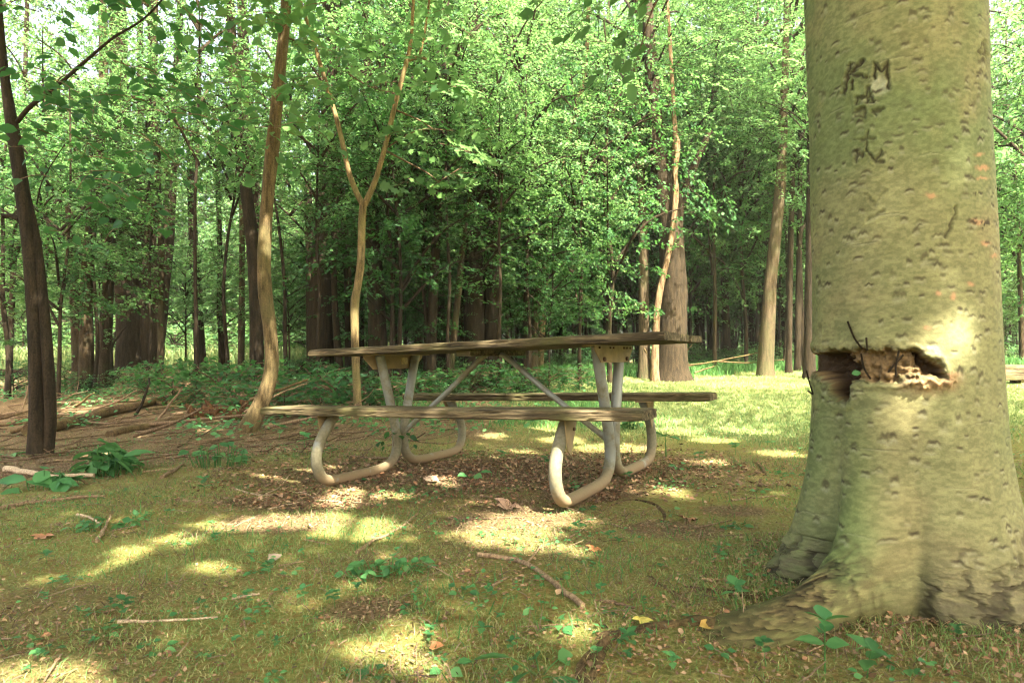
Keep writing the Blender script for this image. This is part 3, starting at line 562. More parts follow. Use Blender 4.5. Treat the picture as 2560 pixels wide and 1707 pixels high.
gm = np.exp(-((S_ + .10) / .05) ** 2)[..., None] * (1 - sst(.25, .6, ZZ))[..., None]; col = col * (1 - .6 * gm) + np.array([.13, .18, .055]) * .6 * gm
col = col * (.92 + .16 * sst(.28, .72, g3)) * (.84 + .32 * sst(.30, .70, g4))
def over(c, m_, k): return c * (1 - m_[..., None]) + np.asarray(k) * m_[..., None]
col = over(col, np.clip(PALE, 0, 1) * .6, (.46, .46, .34)); col = over(col, np.clip(PINK, 0, 1) * .7, (.50, .26, .15))
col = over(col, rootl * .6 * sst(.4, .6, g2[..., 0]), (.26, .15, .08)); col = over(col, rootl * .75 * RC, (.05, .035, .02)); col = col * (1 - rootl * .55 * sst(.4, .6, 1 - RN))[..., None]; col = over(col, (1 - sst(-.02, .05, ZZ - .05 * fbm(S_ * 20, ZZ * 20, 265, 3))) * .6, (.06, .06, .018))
col = over(col, foot * (.35 + .5 * sst(.35, .6, g3[..., 0])), np.array([.10, .088, .052])); col = over(col, foot * crk * .8, (.03, .024, .016))
col = over(col, np.clip(DARK, 0, 1) * .95, (.035, .026, .014))
fcol = np.array([.15, .095, .045]) * (.5 + g4) ; col = col * (1 - FILL[..., None] * .92) + fcol * FILL[..., None] * .92
col = over(col, np.clip(HOLE, 0, 1) * .93, (.032, .018, .009))
mb = MB(); i, j = np.meshgrid(np.arange(NZ - 1), np.arange(NP), indexing='ij'); j2 = (j + 1) % NP
mb.add(V.reshape(-1, 3), np.stack([i * NP + j, i * NP + j2, (i + 1) * NP + j2, (i + 1) * NP + j], -1).reshape(-1, 4))
m, nt, out = mat('beech_bark'); p = nd(nt, 'ShaderNodeBsdfPrincipled', Roughness=.82); p.inputs['Specular IOR Level'].default_value = .25
a_ = nd(nt, 'ShaderNodeAttribute', attribute_name='bark'); n1 = noise(nt, 260, 4, .7); n2 = noise(nt, 420, 2)
nt.links.new(mix(nt, .5, a_.outputs['Color'], ramp(nt, n1, [(.3, (.35, .35, .35)), (.7, (.62, .62, .62))]), 'OVERLAY'), p.inputs['Base Color'])
b = nd(nt, 'ShaderNodeBump', Strength=.5, Distance=.0022); nt.links.new(n1, b.inputs['Height']); nt.links.new(b.outputs[0], p.inputs['Normal']); nt.links.new(p.outputs[0], out.inputs[0])
BEECH = thing('beech_tree', 'massive smooth grey-green beech trunk with carved initials and a torn wound across its middle', 'tree', (BC[0], BC[1], 0))
bme = mb.mesh('trunk', [m]); ca = bme.color_attributes.new('bark', 'FLOAT_COLOR', 'POINT')
ca.data.foreach_set('color', np.concatenate([np.clip(col, 0, 1), np.ones(col.shape[:2] + (1,))], -1).astype(np.float32).ravel())
def child(name, me, parent):
    o = link(name, me, parent); l = parent.location; o.location = (-l[0], -l[1], -l[2]); return o
child('trunk', bme, BEECH)
def onto(px, py, lift=0.):
    """a point on the ground seen at px, py"""
    d = ray(px, py); t = CH / max(.01, -d[2])
    for _ in range(40):
        P = d * t + np.array([0, 0, CH]); e = P[2] - gz(P[0], P[1]); t += e / (-d[2] + .06)
    P = d * t + np.array([0, 0, CH]); P[2] = gz(P[0], P[1]) + lift; return P
for pts_, ws in (([(1352, 1600), (1350, 1545), (1372, 1482), (1420, 1456), (1500, 1441), (1585, 1432), (1640, 1440)], [.030, .034, .034, .028, .022, .022, .026]),
                 ([(1492, 1322), (1530, 1350), (1580, 1382)], [.010, .022, .014]), ([(1575, 1345), (1660, 1362), (1750, 1372)], [.012, .02, .03]),
                 ([(1405, 1160), (1450, 1148), (1500, 1158), (1524, 1182), (1520, 1205)], [.006, .010, .012, .012, .006]),
                 ([(1690, 1075), (1715, 1062), (1742, 1066), (1760, 1092)], [.012, .022, .02, .008])):
    mb = MB(); pth = spline([onto(x, y, -.55 * ww) for (x, y), ww in zip(pts_, ws)], 8); tube(mb, pth, np.interp(np.linspace(0, 1, len(pth)), np.linspace(0, 1, len(ws)), ws), 16, 0, .9, seed=int(pts_[0][0]) % 50, fr=50)
    child('root', mb.mesh('root', [M['log']]), BEECH)
# sprouting twigs on the wound
def surf(px, py, out_=.0):
    d = ray(px, py); a = d[0] ** 2 + d[1] ** 2; bq = -2 * (d[0] * BC[0] + d[1] * BC[1]); cq = BC @ BC - (.245 + out_) ** 2
    disc = max(0, bq * bq - 4 * a * cq); t = (-bq - math.sqrt(disc)) / (2 * a); return d * t + np.array([0, 0, CH])
for l in ([(1947, 738), (1962, 775), (1980, 800)], [(1990, 775), (1992, 805)], [(2075, 815), (2050, 842), (2040, 855)], [(1978, 812), (1985, 845), (2000, 870)], [(2065, 805), (2058, 840), (2058, 865)], [(1868, 905), (1860, 880), (1852, 850)], [(1856, 898), (1866, 905)]):
    mb = MB(); tube(mb, spline([surf(*p, .006) for p in l], 5), .0028, 5, 0); child('twig', mb.mesh('twig', [M['bark_dark']]), BEECH)
mb = MB(); P_ = surf(1956, 858, .012); leaves(mb, [P_], np.array([[.9, -.2, .1]]), np.array([[0, -1., .6]]), .026, LEAF8, 0); child('leaf', mb.mesh('leaf', [M['leaf_herb']]), BEECH)
# ------------------------------------------------------------------ canopy overhead: crowns with gaps, out of the picture, that throw the dappled shade
SPOTS = []                                              # places where the sun comes through, and how wide the gap is
def spot(px, py, rx, P=None, k=1.):
    if P is None:
        P = onto(px, py); v = BC - P[:2]; h = SUN[:2] / np.linalg.norm(SUN[:2])
        if v @ h > 0 and abs(v[0] * h[1] - v[1] * h[0]) < .40: return      # the beech itself stands in this ray
    SPOTS.append((P, rx * P[1] / 1438.6 * k * (1.22 if k == 1. else 1)))
for s in [(820, 1140, 55), (800, 1152, 40), (720, 1197, 62), (655, 1200, 45), (590, 1200, 50), (850, 1215, 60), (800, 1225, 50), (1015, 1108, 26), (1130, 1205, 50), (1200, 1200, 70), (1275, 1196, 45), (1120, 1232, 50), (1215, 1246, 55), (1300, 1258, 40),
          (1590, 1258, 55), (1660, 1250, 60), (1700, 1252, 40), (1790, 1222, 40), (1530, 1130, 36), (880, 1482, 52), (945, 1470, 45), (985, 1490, 30), (410, 1240, 30), (270, 1272, 36), (480, 1205, 30), (50, 1552, 55), (190, 1545, 34), (1320, 1272, 26), (1640, 1190, 26),
          (1285, 1082, 18), (1200, 1040, 30), (1290, 1010, 36), (1370, 1030, 40), (1440, 1030, 45), (1260, 985, 30), (1560, 990, 40), (1640, 1010, 40), (1700, 990, 40), (1500, 965, 50), (1780, 1040, 36), (1620, 1060, 30), (1130, 1000, 24), (640, 1085, 22), (700, 1080, 20), (1180, 1105, 16), (520, 1300, 22), (1240, 1450, 26), (1350, 1445, 20), (620, 1330, 18), (1000, 1560, 26), (740, 1350, 18), (330, 1000, 20), (480, 985, 24), (1120, 1060, 18)]: spot(*s)
spot(0, 0, 44, surf(2150, 775), k=1.05); spot(0, 0, 34, surf(2215, 790), k=.999); spot(0, 0, 20, surf(2110, 860), k=.999); spot(0, 0, 16, surf(2000, 10), k=.999); spot(0, 0, 12, surf(2190, 60), k=.999); spot(0, 0, 8, surf(2075, 1290), k=.999); spot(0, 0, 8, surf(2060, 1030), k=.999)
TM = np.array(tm4)
def tl(x, y, z): return (TM @ np.array([x, y, z, 1]))[:3]
for k in (-1.08, -.94, -.80, -.34, .10, .52, .86, 1.05): SPOTS.append((tl(k, -SY - SW, ZS - .02), .05))
for k in (-1.1, -.72, -.35, -.15, .2, .62, .8, 1.0, 1.1): SPOTS.append((tl(k, -WH, ZT - .02), .045))
for k in (-.5, -.3, -.1, .1): SPOTS.append((tl(k, SY - SW, ZS - .02), .05))
SPOTS.append((tl(-.70, -SY - .05, .2), .05)); SPOTS.append((tl(.70, -SY - .02, .22), .05)); SPOTS.append((tl(.72, 0, .5), .06)); SPOTS.append((tl(-.72, .1, .45), .05))
SPOTS += [(at(1050, 205, 6.6), .28), (at(1090, 350, 6.6), .2), (at(980, 240, 6.8), .15), (at(915, 200, 7), .1), (at(770, 250, 7), .07), (at(615, 560, 6.1), .1), (at(620, 800, 6.1), .1), (at(600, 930, 6.1), .1), (at(820, 760, 7), .08), (at(240, 1040, 4.9), .12), (at(200, 950, 8), .3)]
SPOTS += [(onto(1660 + 40 * k, 884), .42) for k in range(0, 6)]
CAN = [(BC[0], BC[1], 'beech'), (6.2, -2.4, 'x'), (2.0, -5.5, 'x'), (9.5, 2.2, 'x'), (-2.6, -3.6, 'x'), (11.0, -4.0, 'x')]
def canopy(n, xr, yr, zr, seed, leaf=.15):
    rng = np.random.default_rng(seed); P = np.stack([rng.uniform(*xr, n), rng.uniform(*yr, n), rng.uniform(*zr, n)], -1)
    keep = np.ones(n, bool)
    for T0, rad in SPOTS:
        q_ = P - T0; tt = q_ @ SUN; d = np.linalg.norm(q_ - tt[:, None] * SUN[None], axis=1); keep &= ~((d < rad + leaf * .38) & (tt > 0))
    clump = fbm(P[:, 0] * .9, P[:, 1] * .9 + P[:, 2] * .4, seed, 3)
    keep &= rng.uniform(0, 1, n) < .70 + 1.2 * sst(.30, .5, clump)
    gp = P - SUN[None] * ((P[:, 2] - .1) / SUN[2])[:, None]; keep &= rng.uniform(0, 1, n) < 1 - np.maximum(.78 * lawn_mask(gp[:, 0], gp[:, 1]), .6 * sst(7.4, 8.6, gp[:, 1] + .35 * np.minimum(gp[:, 0] + 3.2, 0)))
    return P[keep], rng
CANOPY_N = 330000
P_, rng = canopy(CANOPY_N, (-5.0, 10.0), (-8.0, 7.0), (6.0, 8.0), 301, .115)
own = np.argmin(np.stack([np.hypot(P_[:, 0] - c[0] - (.0 if c[2] == 'x' else 1.2), P_[:, 1] - c[1] + (0 if c[2] == 'x' else 2.2)) for c in CAN]), axis=0)
def canopy_crown(P, rng, parent, base, reach):
    mb = MB(); n = len(P); d = rng.normal(0, 1, (n, 3)); d[:, 2] = d[:, 2] * .25 - .15
    u = np.stack([rng.normal(0, .4, n), rng.normal(0, .4, n), np.ones(n)], -1); leaves(mb, P, d, u, .125 * rng.uniform(.7, 1.2, n), LEAF4, 0)
    for q_ in P[rng.integers(0, n, 26)]:
        a = np.array(base) + np.array([0, 0, rng.uniform(-2.5, 0)]); mid = (a + q_) / 2 + np.array([0, 0, .5]); tube(mb, spline([a, mid, q_], 5), np.linspace(.06, .012, 11), 6, 1)
    child('crown', mb.mesh('crown', [M['leaf_bright'], M['bark']]), parent)
for k, c_ in enumerate(CAN):
    Pk = P_[own == k]
    if k == 0: canopy_crown(Pk, rng, BEECH, (c_[0] + .12, c_[1] - .12, 7.0), 5); continue
    t = thing('canopy_tree', 'tall leafy tree shading the clearing, beside the photographer', 'tree', (c_[0], c_[1], float(gz(c_[0], c_[1]))), 'shade trees around the clearing')
    mb = MB(); tube(mb, spline([(c_[0], c_[1], -.1), (c_[0] + .1, c_[1], 3), (c_[0] - .1, c_[1] + .1, 6), (c_[0], c_[1], 9.6)], 6), np.linspace(.26, .07, 19), 14, 0, .2, seed=k)
    child('trunk', mb.mesh('trunk', [M['bark']]), t); canopy_crown(Pk, rng, t, (c_[0], c_[1], 7.4), 5)
# ------------------------------------------------------------------ crown kinds shared by many trees
def crown_mesh(name, seed, rx, h, nsp, nl, leaf, mats, shape=LEAF4, slen=.8, low=.0, hollow=.35, flat=.1):
    rng = np.random.default_rng(seed); mb = MB()
    lobes = rng.normal(0, 1, (9, 3)); lobes /= np.linalg.norm(lobes, axis=1)[:, None]
    for k in range(nsp):
        v = rng.normal(0, 1, 3); v /= np.linalg.norm(v); rad = rng.uniform(hollow, 1) ** .6 * (.72 + .42 * max(0, (lobes @ v).max() - .4) / .6)
        p = np.array([v[0] * rx * rad, v[1] * rx * rad, low + h * (.5 + .5 * v[2] * rad)])
        out = np.array([v[0], v[1], rng.normal(flat, .22)]); out[:2] += rng.normal(0, .35, 2)
        L = slen * rng.uniform(.6, 1.25)
        spray(mb, p - out / np.linalg.norm(out) * L * .5, out, L, nl, leaf, rng, shape, 0, 1, droop=rng.uniform(.1, .4), twig=.006 if leaf > .06 else .003)
    for k in range(10):                                    # limbs
        v = rng.normal(0, 1, 2); v /= np.linalg.norm(v); z0 = low + h * rng.uniform(.05, .6); q = np.array([v[0] * rx * .8, v[1] * rx * .8, z0 + h * rng.uniform(.08, .3)])
        tube(mb, spline([(0, 0, z0), (q * .5 + np.array([0, 0, z0 * .5 + .05 * h])), q], 4), np.linspace(.012 * rx + .006, .005, 9), 5, 1, caps=False)
    return mb.mesh(name, mats)
BIG = [crown_mesh('crown_big', 400 + k, 3.0, 7.5, 430, 38, .074, [M['leaf'], M['bark_dark']], slen=1.0) for k in range(3)]
MID = [crown_mesh('crown_mid', 420 + k, 1.7, 3.8, 210, 34, .070, [M[['leaf', 'leaf_bright', 'leaf', 'leaf_dark'][k]], M['bark_dark']], slen=.8, hollow=.15) for k in range(4)]
SHR = [crown_mesh('crown_shrub', 440 + k, .62, .95, 70, 16, .050, [M[['leaf', 'leaf_herb', 'leaf_dark'][k]], M['bark_dark']], slen=.36, low=.05, hollow=.1) for k in range(3)]
BIGB = crown_mesh('crown_big', 409, 3.0, 7.5, 430, 38, .074, [M['leaf_bright'], M['bark_dark']], slen=1.0); BIG.append(BIGB)  # same crown in the brighter leaf colour, painted to look sunlit
def stem(mb, base, h, r0, r1, seed, bend=.25, n=10, mt=0, rough=.22):
    rng = np.random.default_rng(seed); b = np.asarray(base, float); k = np.linspace(0, 1, 7); o = np.cumsum(rng.normal(0, bend / 6, (7, 2)), 0); o -= o[0]
    P = np.stack([b[0] + o[:, 0], b[1] + o[:, 1], b[2] - .15 + k * (h + .15)], -1); pth = spline(P, 6); t = np.linspace(0, 1, len(pth))
    rad = r0 + (r1 - r0) * t; rad = rad * (1 + .55 * np.exp(-t * h / .22)); tube(mb, pth, rad, n, mt, rough, seed=seed); return pth[-1]
TRUNK_G = 'background trees in the woods'
def px_trunk(mb, pts, D, seed, mt=0, rough=.2, n=14, up=3.5, flare=.5, ground=True, Ds=None):
    """stem through points (px, py, width px), listed from the top down, standing at distance D"""
    W = []; rad = []
    for k, (px, py, wpx) in enumerate(pts):
        d = D if Ds is None else Ds[k]; W.append(at(px, py, d)); rad.append(wpx * .44 * d / 1438.6)
    W = np.array(W); rad = np.array(rad)
    if ground:
        b = W[-1].copy(); zg = float(gz(b[0], b[1]))
        if b[2] > zg + .05: b[2] = zg - .12; W = np.vstack([W, b]); rad = np.append(rad, rad[-1] * 1.12)
    if up:
        d = W[0] - W[1]; d /= np.linalg.norm(d); d = d * .6 + np.array([0, 0, .4]); W = np.vstack([W[0] + d * up, W]); rad = np.insert(rad, 0, rad[0] * .6)
    pth = spline(W[::-1], 7); rr = spline(np.stack([rad[::-1]] * 3, -1), 7)[:, 0]
    zb = pth[:, 2] - pth[0, 2]; rr = rr * (1 + flare * np.exp(-zb / .16)); tube(mb, pth, rr, n, mt, rough, seed=seed)
    return pth
def place(name, o, parent, loc, rz=0., s=1.):
    o = link(name, o, parent); o.location = [float(a) for a in loc]; o.rotation_euler = (0, 0, rz); o.scale = (s,) * 3 if not hasattr(s, '__len__') else s; return o
def px_tree(label, stems, D, matl, seed, crown=None, rough=.2, group=TRUNK_G, cs=1., cz=None, cat='tree', name='tree', flare=.5, up=3.5):
    P0 = at(stems[0][-1][0], 700, D); bx, by = P0[0], P0[1]; bz = float(gz(bx, by))
    t = thing(name, label, cat, (bx, by, bz), group); mb = MB(); top = None
    for k, s in enumerate(stems):
        pth = px_trunk(mb, s, D + .02 * k, seed + k, 0, rough, flare=flare if k == 0 else flare * .6, up=up if s[0][1] < 300 else 0)
        if top is None or pth[-1][2] > top[2]: top = pth[-1]
    child('trunk', mb.mesh('trunk', [matl]), t)
    if crown is not None:
        ch = link('crown', crown, t); h = 7.5 * cs if crown in BIG else 3.8 * cs
        cz = (top[2] - bz - .55 * h) if cz is None else cz
        ch.location = (top[0] - bx, top[1] - by, cz); ch.scale = (cs,) * 3; ch.rotation_euler = (0, 0, seed * 1.7)
    return t
# trees the photograph shows one by one (px, py, width) from the top down
px_tree('dark tree splitting from its base into several thick stems at the left', [[(268, 0, 40), (276, 250, 46), (288, 500, 60), (300, 700, 72), (308, 850, 84)], [(350, 0, 22), (351, 250, 26), (347, 500, 28), (338, 700, 40), (330, 850, 50)], [(408, 150, 20), (394, 400, 28), (381, 560, 36), (358, 720, 56), (342, 850, 62)], [(322, 120, 15), (324, 400, 20), (326, 600, 24), (326, 760, 30)]], 13.5, M['bark_dark'], 501, BIG[0], group=None)
px_tree('dark trunk with a slight kink, first to the left of the many-stemmed tree', [[(150, 330, 15), (160, 500, 20), (170, 650, 25), (181, 860, 30)]], 12, M['bark'], 511, MID[0])
px_tree('very thin dark sapling left of the many-stemmed tree', [[(203, 480, 9), (207, 650, 10), (211, 840, 12)]], 11, M['bark_dark'], 512, MID[1])
px_tree('thin leaning dark trunk close beside the many-stemmed tree', [[(230, 320, 11), (238, 520, 14), (246, 700, 16), (252, 850, 18)]], 12.6, M['bark_dark'], 513, MID[2])
px_tree('dark straight trunk standing alone to the right of the many-stemmed tree', [[(436, 330, 16), (444, 560, 23), (454, 700, 26), (461, 830, 30)]], 15, M['bark_dark'], 514, BIG[1], cs=0.46)
px_tree('slim grey trunk between the many-stemmed tree and the leaning yellow tree', [[(498, 300, 11), (505, 600, 14), (510, 830, 17)]], 15.5, M['bark'], 515, MID[1])
px_tree('slim dark trunk just left of the leaning yellow tree', [[(551, 100, 12), (556, 500, 14), (554, 830, 17)]], 13, M['bark_pale'], 516, MID[3])
px_tree('dark trunk hidden in part behind the leaning yellow tree', [[(560, 100, 26), (576, 350, 28), (586, 600, 30), (588, 860, 33)]], 12, M['bark_dark'], 517, BIG[2], cs=0.46)
px_tree('broad dark trunk with a thinner stem against it, left of the forked sapling', [[(766, 150, 36), (756, 400, 46), (744, 560, 58), (736, 840, 66)], [(706, 420, 20), (713, 600, 24), (716, 840, 26)]], 11.5, M['bark_dark'], 518, BIG[1], cs=0.58)
px_tree('dark trunk with a pale lower side standing right behind the forked sapling', [[(842, 100, 28), (850, 450, 36), (861, 620, 42), (870, 840, 52)]], 10.5, M['bark'], 519, BIG[0], cs=0.52)
px_tree('short looking dark trunk just right of the forked sapling', [[(903, 480, 18), (906, 650, 24), (908, 830, 28)]], 13, M['bark_dark'], 520, MID[0])
px_tree('thin trunk above the left half of the tabletop', [[(956, 250, 9), (960, 560, 14), (960, 840, 22)]], 14, M['bark_dark'], 521, MID[2])
px_tree('thin straight dark trunk above the middle of the tabletop', [[(1004, 280, 9), (1005, 550, 12), (1006, 840, 14)]], 12, M['bark_dark'], 522, MID[3])
px_tree('pair of wide dark trunks joined at the base behind the middle of the table', [[(1084, 150, 38), (1087, 450, 44), (1088, 640, 54), (1092, 840, 62)], [(1128, 330, 32), (1130, 560, 42), (1132, 840, 46)]], 10.5, M['bark_dark'], 523, BIG[2], cs=0.52)
px_tree('thin stem leaning against the pair of wide dark trunks', [[(1090, 380, 12), (1066, 540, 15), (1052, 680, 16), (1036, 840, 18)]], 10, M['bark'], 524, MID[0])
px_tree('thin dark trunk just left of a pale slender trunk, behind the table', [[(1212, 470, 11), (1210, 620, 15), (1206, 840, 16)]], 11, M['bark_dark'], 525, MID[1])
px_tree('pale slender trunk leaning right, behind the right half of the table', [[(1252, 520, 12), (1238, 600, 16), (1230, 700, 20), (1224, 840, 25)]], 11.5, M['bark_pale'], 526, MID[3])
px_tree('slim tan trunk leaning right among the bright leaves at the upper middle', [[(1350, 60, 12), (1340, 180, 13), (1318, 270, 14), (1290, 380, 15), (1262, 520, 16), (1240, 840, 18)]], 14, M['bark_tan'], 527, BIG[1], cs=.8, cz=3.6, flare=.2)
px_tree('massive brown trunk with a forked top behind the right end of the table', [[(1500, 230, 38), (1512, 360, 48), (1532, 480, 60), (1547, 620, 68), (1545, 820, 78)], [(1632, 300, 12), (1600, 370, 18), (1574, 440, 24), (1556, 520, 30)]], 12, M['bark_dark'], 528, BIGB, group=None, cz=4.1)
px_tree('reddish pale trunk standing close on the left of the massive brown trunk', [[(1466, 240, 18), (1472, 400, 22), (1478, 560, 26), (1480, 820, 30)]], 12.3, M['bark_pale'], 529, BIG[2], cs=.75, cz=4.0)
px_tree('bare splintered pale snag leaning against the massive brown trunk', [[(1549, 270, 11), (1554, 330, 20), (1550, 400, 14), (1552, 450, 16), (1540, 560, 14), (1510, 700, 18), (1504, 830, 22)]], 11.7, M['bark_snag'], 530, None, cat='dead tree', name='dead_tree', group=None, rough=.5)
px_tree('pale trunk with a long dark crack on the lawn edge left of the beech', [[(1806, 60, 16), (1800, 250, 22), (1794, 400, 26), (1786, 500, 28), (1770, 650, 32), (1759, 830, 38)]], 12, M['bark_pale'], 531, BIGB, cs=.85, group=None, cz=3.7)
px_tree('thin dark trunk just right of the cracked pale trunk', [[(1822, 350, 12), (1816, 560, 14), (1812, 830, 17)]], 12.6, M['bark_dark'], 532, BIG[0], cs=.7, cz=3.9)
px_tree('dark trunk with a side shoot, second to the right of the cracked pale trunk', [[(1838, 300, 10), (1836, 520, 13), (1832, 830, 17)], [(1868, 440, 7), (1850, 510, 9), (1838, 570, 10)]], 13, M['bark_dark'], 533, MID[0])
px_tree('dark trunk half hidden behind the left edge of the big beech', [[(1866, 60, 22), (1864, 400, 25), (1858, 830, 28)]], 11.5, M['bark_dark'], 534, BIG[2], cs=0.46, cz=3.4)
# young trees close to the clearing, each with sprays of its own
def near_tree(name, label, stems, Ds, matl, seed, sprays, lmat, leaf, shape, nl=9, rough=.15, flare=.35, extra=()):
    s0 = stems[0]; P0 = at(s0[-1][0], s0[-1][1], Ds[0] if not hasattr(Ds[0], '__len__') else Ds[0][-1]); bz = float(gz(P0[0], P0[1]))
    t = thing(name, label, 'tree', (P0[0], P0[1], bz)); mb = MB()
    for k, s in enumerate(stems):
        d = Ds[k]; dd = d if hasattr(d, '__len__') else [d] * len(s)
        px_trunk(mb, s, None, seed + k, 0, rough, 14, up=1.2 if s[0][1] < 60 else 0, flare=flare if k == 0 else 0, ground=(k == 0), Ds=dd)
    child('trunk', mb.mesh('trunk', [matl]), t)
    rng = np.random.default_rng(seed); mb = MB()
    for (px, py, D, ang, el, L, n_) in sprays:
        p = at(px, py, D); a = R(ang); d = np.array([math.cos(a), math.sin(a), el]); spray(mb, p, d, L, n_, leaf, rng, shape, 0, 1, droop=.35, spread=.6, twig=.004)
    for l, D, wr in extra:
        pth = spline([at(x, y, D) for x, y in l], 6); tube(mb, pth, np.linspace(wr, wr * .4, len(pth)), 6, 1, caps=False)
    child('crown', mb.mesh('crown', [lmat, M['twig']]), t); return t
def rnd_sprays(seed, n, xr, yr, Dr, L=(.4, .8), nl=(7, 12), ang=None):
    g = np.random.default_rng(seed); return [(g.uniform(*xr), g.uniform(*yr), g.uniform(*Dr), g.uniform(0, 360) if ang is None else g.normal(*ang), g.normal(-.05, .2), g.uniform(*L), int(g.integers(*nl))) for _ in range(n)]
near_tree('dark_tree', 'dark young tree with two twisted stems nearest the left edge',
    [[(-6, 0, 20), (10, 170, 22), (28, 290, 30), (50, 430, 34), (70, 600, 33), (82, 800, 33), (86, 1040, 38)], [(58, 430, 16), (84, 560, 22), (100, 700, 24), (112, 860, 28), (116, 960, 28), (108, 1040, 32)], [(6, 497, 12), (26, 496, 13), (44, 504, 15)], [(372, 0, 5), (250, 95, 7), (140, 190, 9), (70, 245, 11), (40, 280, 12)], [(150, 330, 2), (100, 410, 3), (84, 470, 4)]],
    [4.8, 4.82, 4.8, [4.2, 4.3, 4.5, 4.7, 4.8], 4.75], M['bark_dark'], 551,
    rnd_sprays(552, 26, (60, 420), (120, 330), (3.9, 4.6), (.3, .55), (6, 10), (-20, 50)) + rnd_sprays(553, 18, (0, 330), (280, 540), (4.0, 4.7), (.3, .5), (5, 9), (0, 60)) + rnd_sprays(554, 20, (0, 420), (-200, 60), (4.0, 5.0), (.3, .6)),
    M['leaf_dark'], .095, LEAF8)
near_tree('leaning_tree', 'leaning young tree with yellowish bark and a bent foot, left of the table',
    [[(658, 0, 25), (644, 160, 28), (633, 270, 31), (626, 340, 34), (612, 480, 31), (607, 640, 34), (620, 760, 34), (622, 850, 37), (604, 915, 40), (574, 975, 46), (556, 1010, 52)], [(660, -20, 10), (652, 120, 12), (640, 250, 12), (630, 330, 10)], [(700, 105, 4), (672, 92, 5), (650, 84, 6)]],
    [6.1, [6.05] * 4, 6.1], M['bark_tan'], 561,
    rnd_sprays(562, 42, (520, 760), (-40, 260), (5.4, 6.6), (.35, .7), (7, 12)) + rnd_sprays(563, 10, (560, 700), (260, 420), (5.6, 6.4), (.3, .5), (5, 9)), M['leaf'], .125, LEAF8)
near_tree('forked_sapling', 'slender yellow-barked sapling forking into a wide Y behind the table',
    [[(835, 462, 19), (831, 520, 20), (829, 600, 20), (822, 655, 20), (815, 700, 22), (816, 800, 20), (822, 940, 20)], [(684, -20, 9), (712, 70, 10), (748, 190, 11), (780, 300, 12), (800, 390, 13), (818, 440, 15), (834, 470, 17)], [(950, -20, 8), (944, 90, 10), (932, 150, 12), (908, 240, 13), (884, 340, 14), (860, 420, 15), (836, 472, 18)], [(988, -20, 6), (976, 70, 7), (964, 130, 8)], [(980, 136, 7), (958, 134, 9), (936, 138, 11)]],
    [7.0, 7.0, 7.0, 7.0, 7.0], M['bark_tan'], 571,
    [(985, 205, 6.7, -20, .12, .55, 12), (1010, 190, 6.6, 10, -.05, .4, 10), (1040, 200, 6.6, -30, -.2, .3, 8), (1010, 330, 6.7, 0, -.1, .5, 12), (1050, 345, 6.6, -15, -.05, .35, 9), (990, 390, 6.7, -10, 0, .4, 9), (930, 300, 6.9, 200, -.2, .4, 8), (880, 300, 6.9, 20, -.1, .3, 6)]
    + rnd_sprays(572, 36, (700, 1120), (-60, 200), (6.2, 7.6), (.35, .7), (7, 12)) + rnd_sprays(573, 16, (900, 1130), (180, 420), (6.4, 7.4), (.3, .6), (6, 11)), M['leaf_bright'], .115, LOBE,
    extra=[([(884, 345), (930, 370), (985, 400), (1020, 430)], 7., .012), ([(880, 345), (960, 300), (1040, 300)], 7., .009), ([(902, 250), (960, 275), (1000, 300)], 7., .012), ([(800, 170), (850, 200), (908, 215)], 7., .009), ([(1060, 385), (1020, 410), (990, 430)], 7., .008)])
# low beech branch hanging into the picture at the top
mb = MB(); rng = np.random.default_rng(580)
for (px, py, D, ang, el, L, n_) in [(1500, 20, 3.0, 200, -.9, .35, 9), (1480, 90, 3.0, 230, -1.2, .25, 8), (1345, 10, 3.2, 250, -1.0, .22, 7), (1260, -30, 3.3, 240, -.7, .3, 8), (1450, -40, 3.1, 190, -.5, .4, 10), (1560, -60, 3.0, 200, -.6, .4, 10)]:
    a = R(ang); spray(mb, at(px, py, D), np.array([math.cos(a), math.sin(a), el]), L, n_, .085, rng, LEAF8, 0, 1, droop=.4, twig=.002)
tube(mb, spline([at(1900, -300, 2.6), at(1700, -200, 2.9), at(1560, -70, 3.0), at(1500, 20, 3.0), at(1465, 130, 3.0)], 6), np.linspace(.014, .002, 25), 5, 1, caps=False)
child('branch', mb.mesh('branch', [M['leaf_bright'], M['twig']]), BEECH)
# ------------------------------------------------------------------ the woods behind: saplings, tall trees and shrubs, copied
def proto(kind, seed, crown, h, r0, matl, cz, cs, label, group, cat='tree', name='tree'):
    t = thing(name, label, cat, (0, 0, 0), group); mb = MB(); stem(mb, (0, 0, 0), h, r0, r0 * .3, seed, .06 * h, 9); link('trunk', mb.mesh('trunk', [matl]), t)
    c = link('crown', crown, t); c.location = (0, 0, cz); c.scale = (cs,) * 3; return t
SAP_L, SAP_G = 'leafy understory sapling with a thin stem among the forest trunks', 'understory saplings filling the woods'
TAL_L, TAL_G = 'slim tall forest tree deep in the woods with its crown out of sight', 'slim tall trees deep in the woods'
SLM_L, SLM_G = 'slim bare dark pole of a tree among the left and middle trunks', 'slim bare dark trunks in the woods'
SHB_L, SHB_G = 'low leafy shrub growing on the forest floor at the edge of the woods', 'shrubs along the edge of the woods'
MDT = [proto('m', 660 + k, MID[k], 8.0, .06, M[['bark_dark', 'bark'][k % 2]], 1.6, 1.0, 'mid height forest tree with layered leafy branches reaching down between the trunks', 'mid height trees in the woods', name='young_tree') for k in range(4)]
MDH = [proto('m', 670 + k, MID[k], 9.0, .055, M['bark_dark'], 4.4, 1.0, 'high crowned thin forest tree with bare lower trunk at the left of the woods', 'high crowned thin trees in the woods', name='young_tree') for k in range(4)]
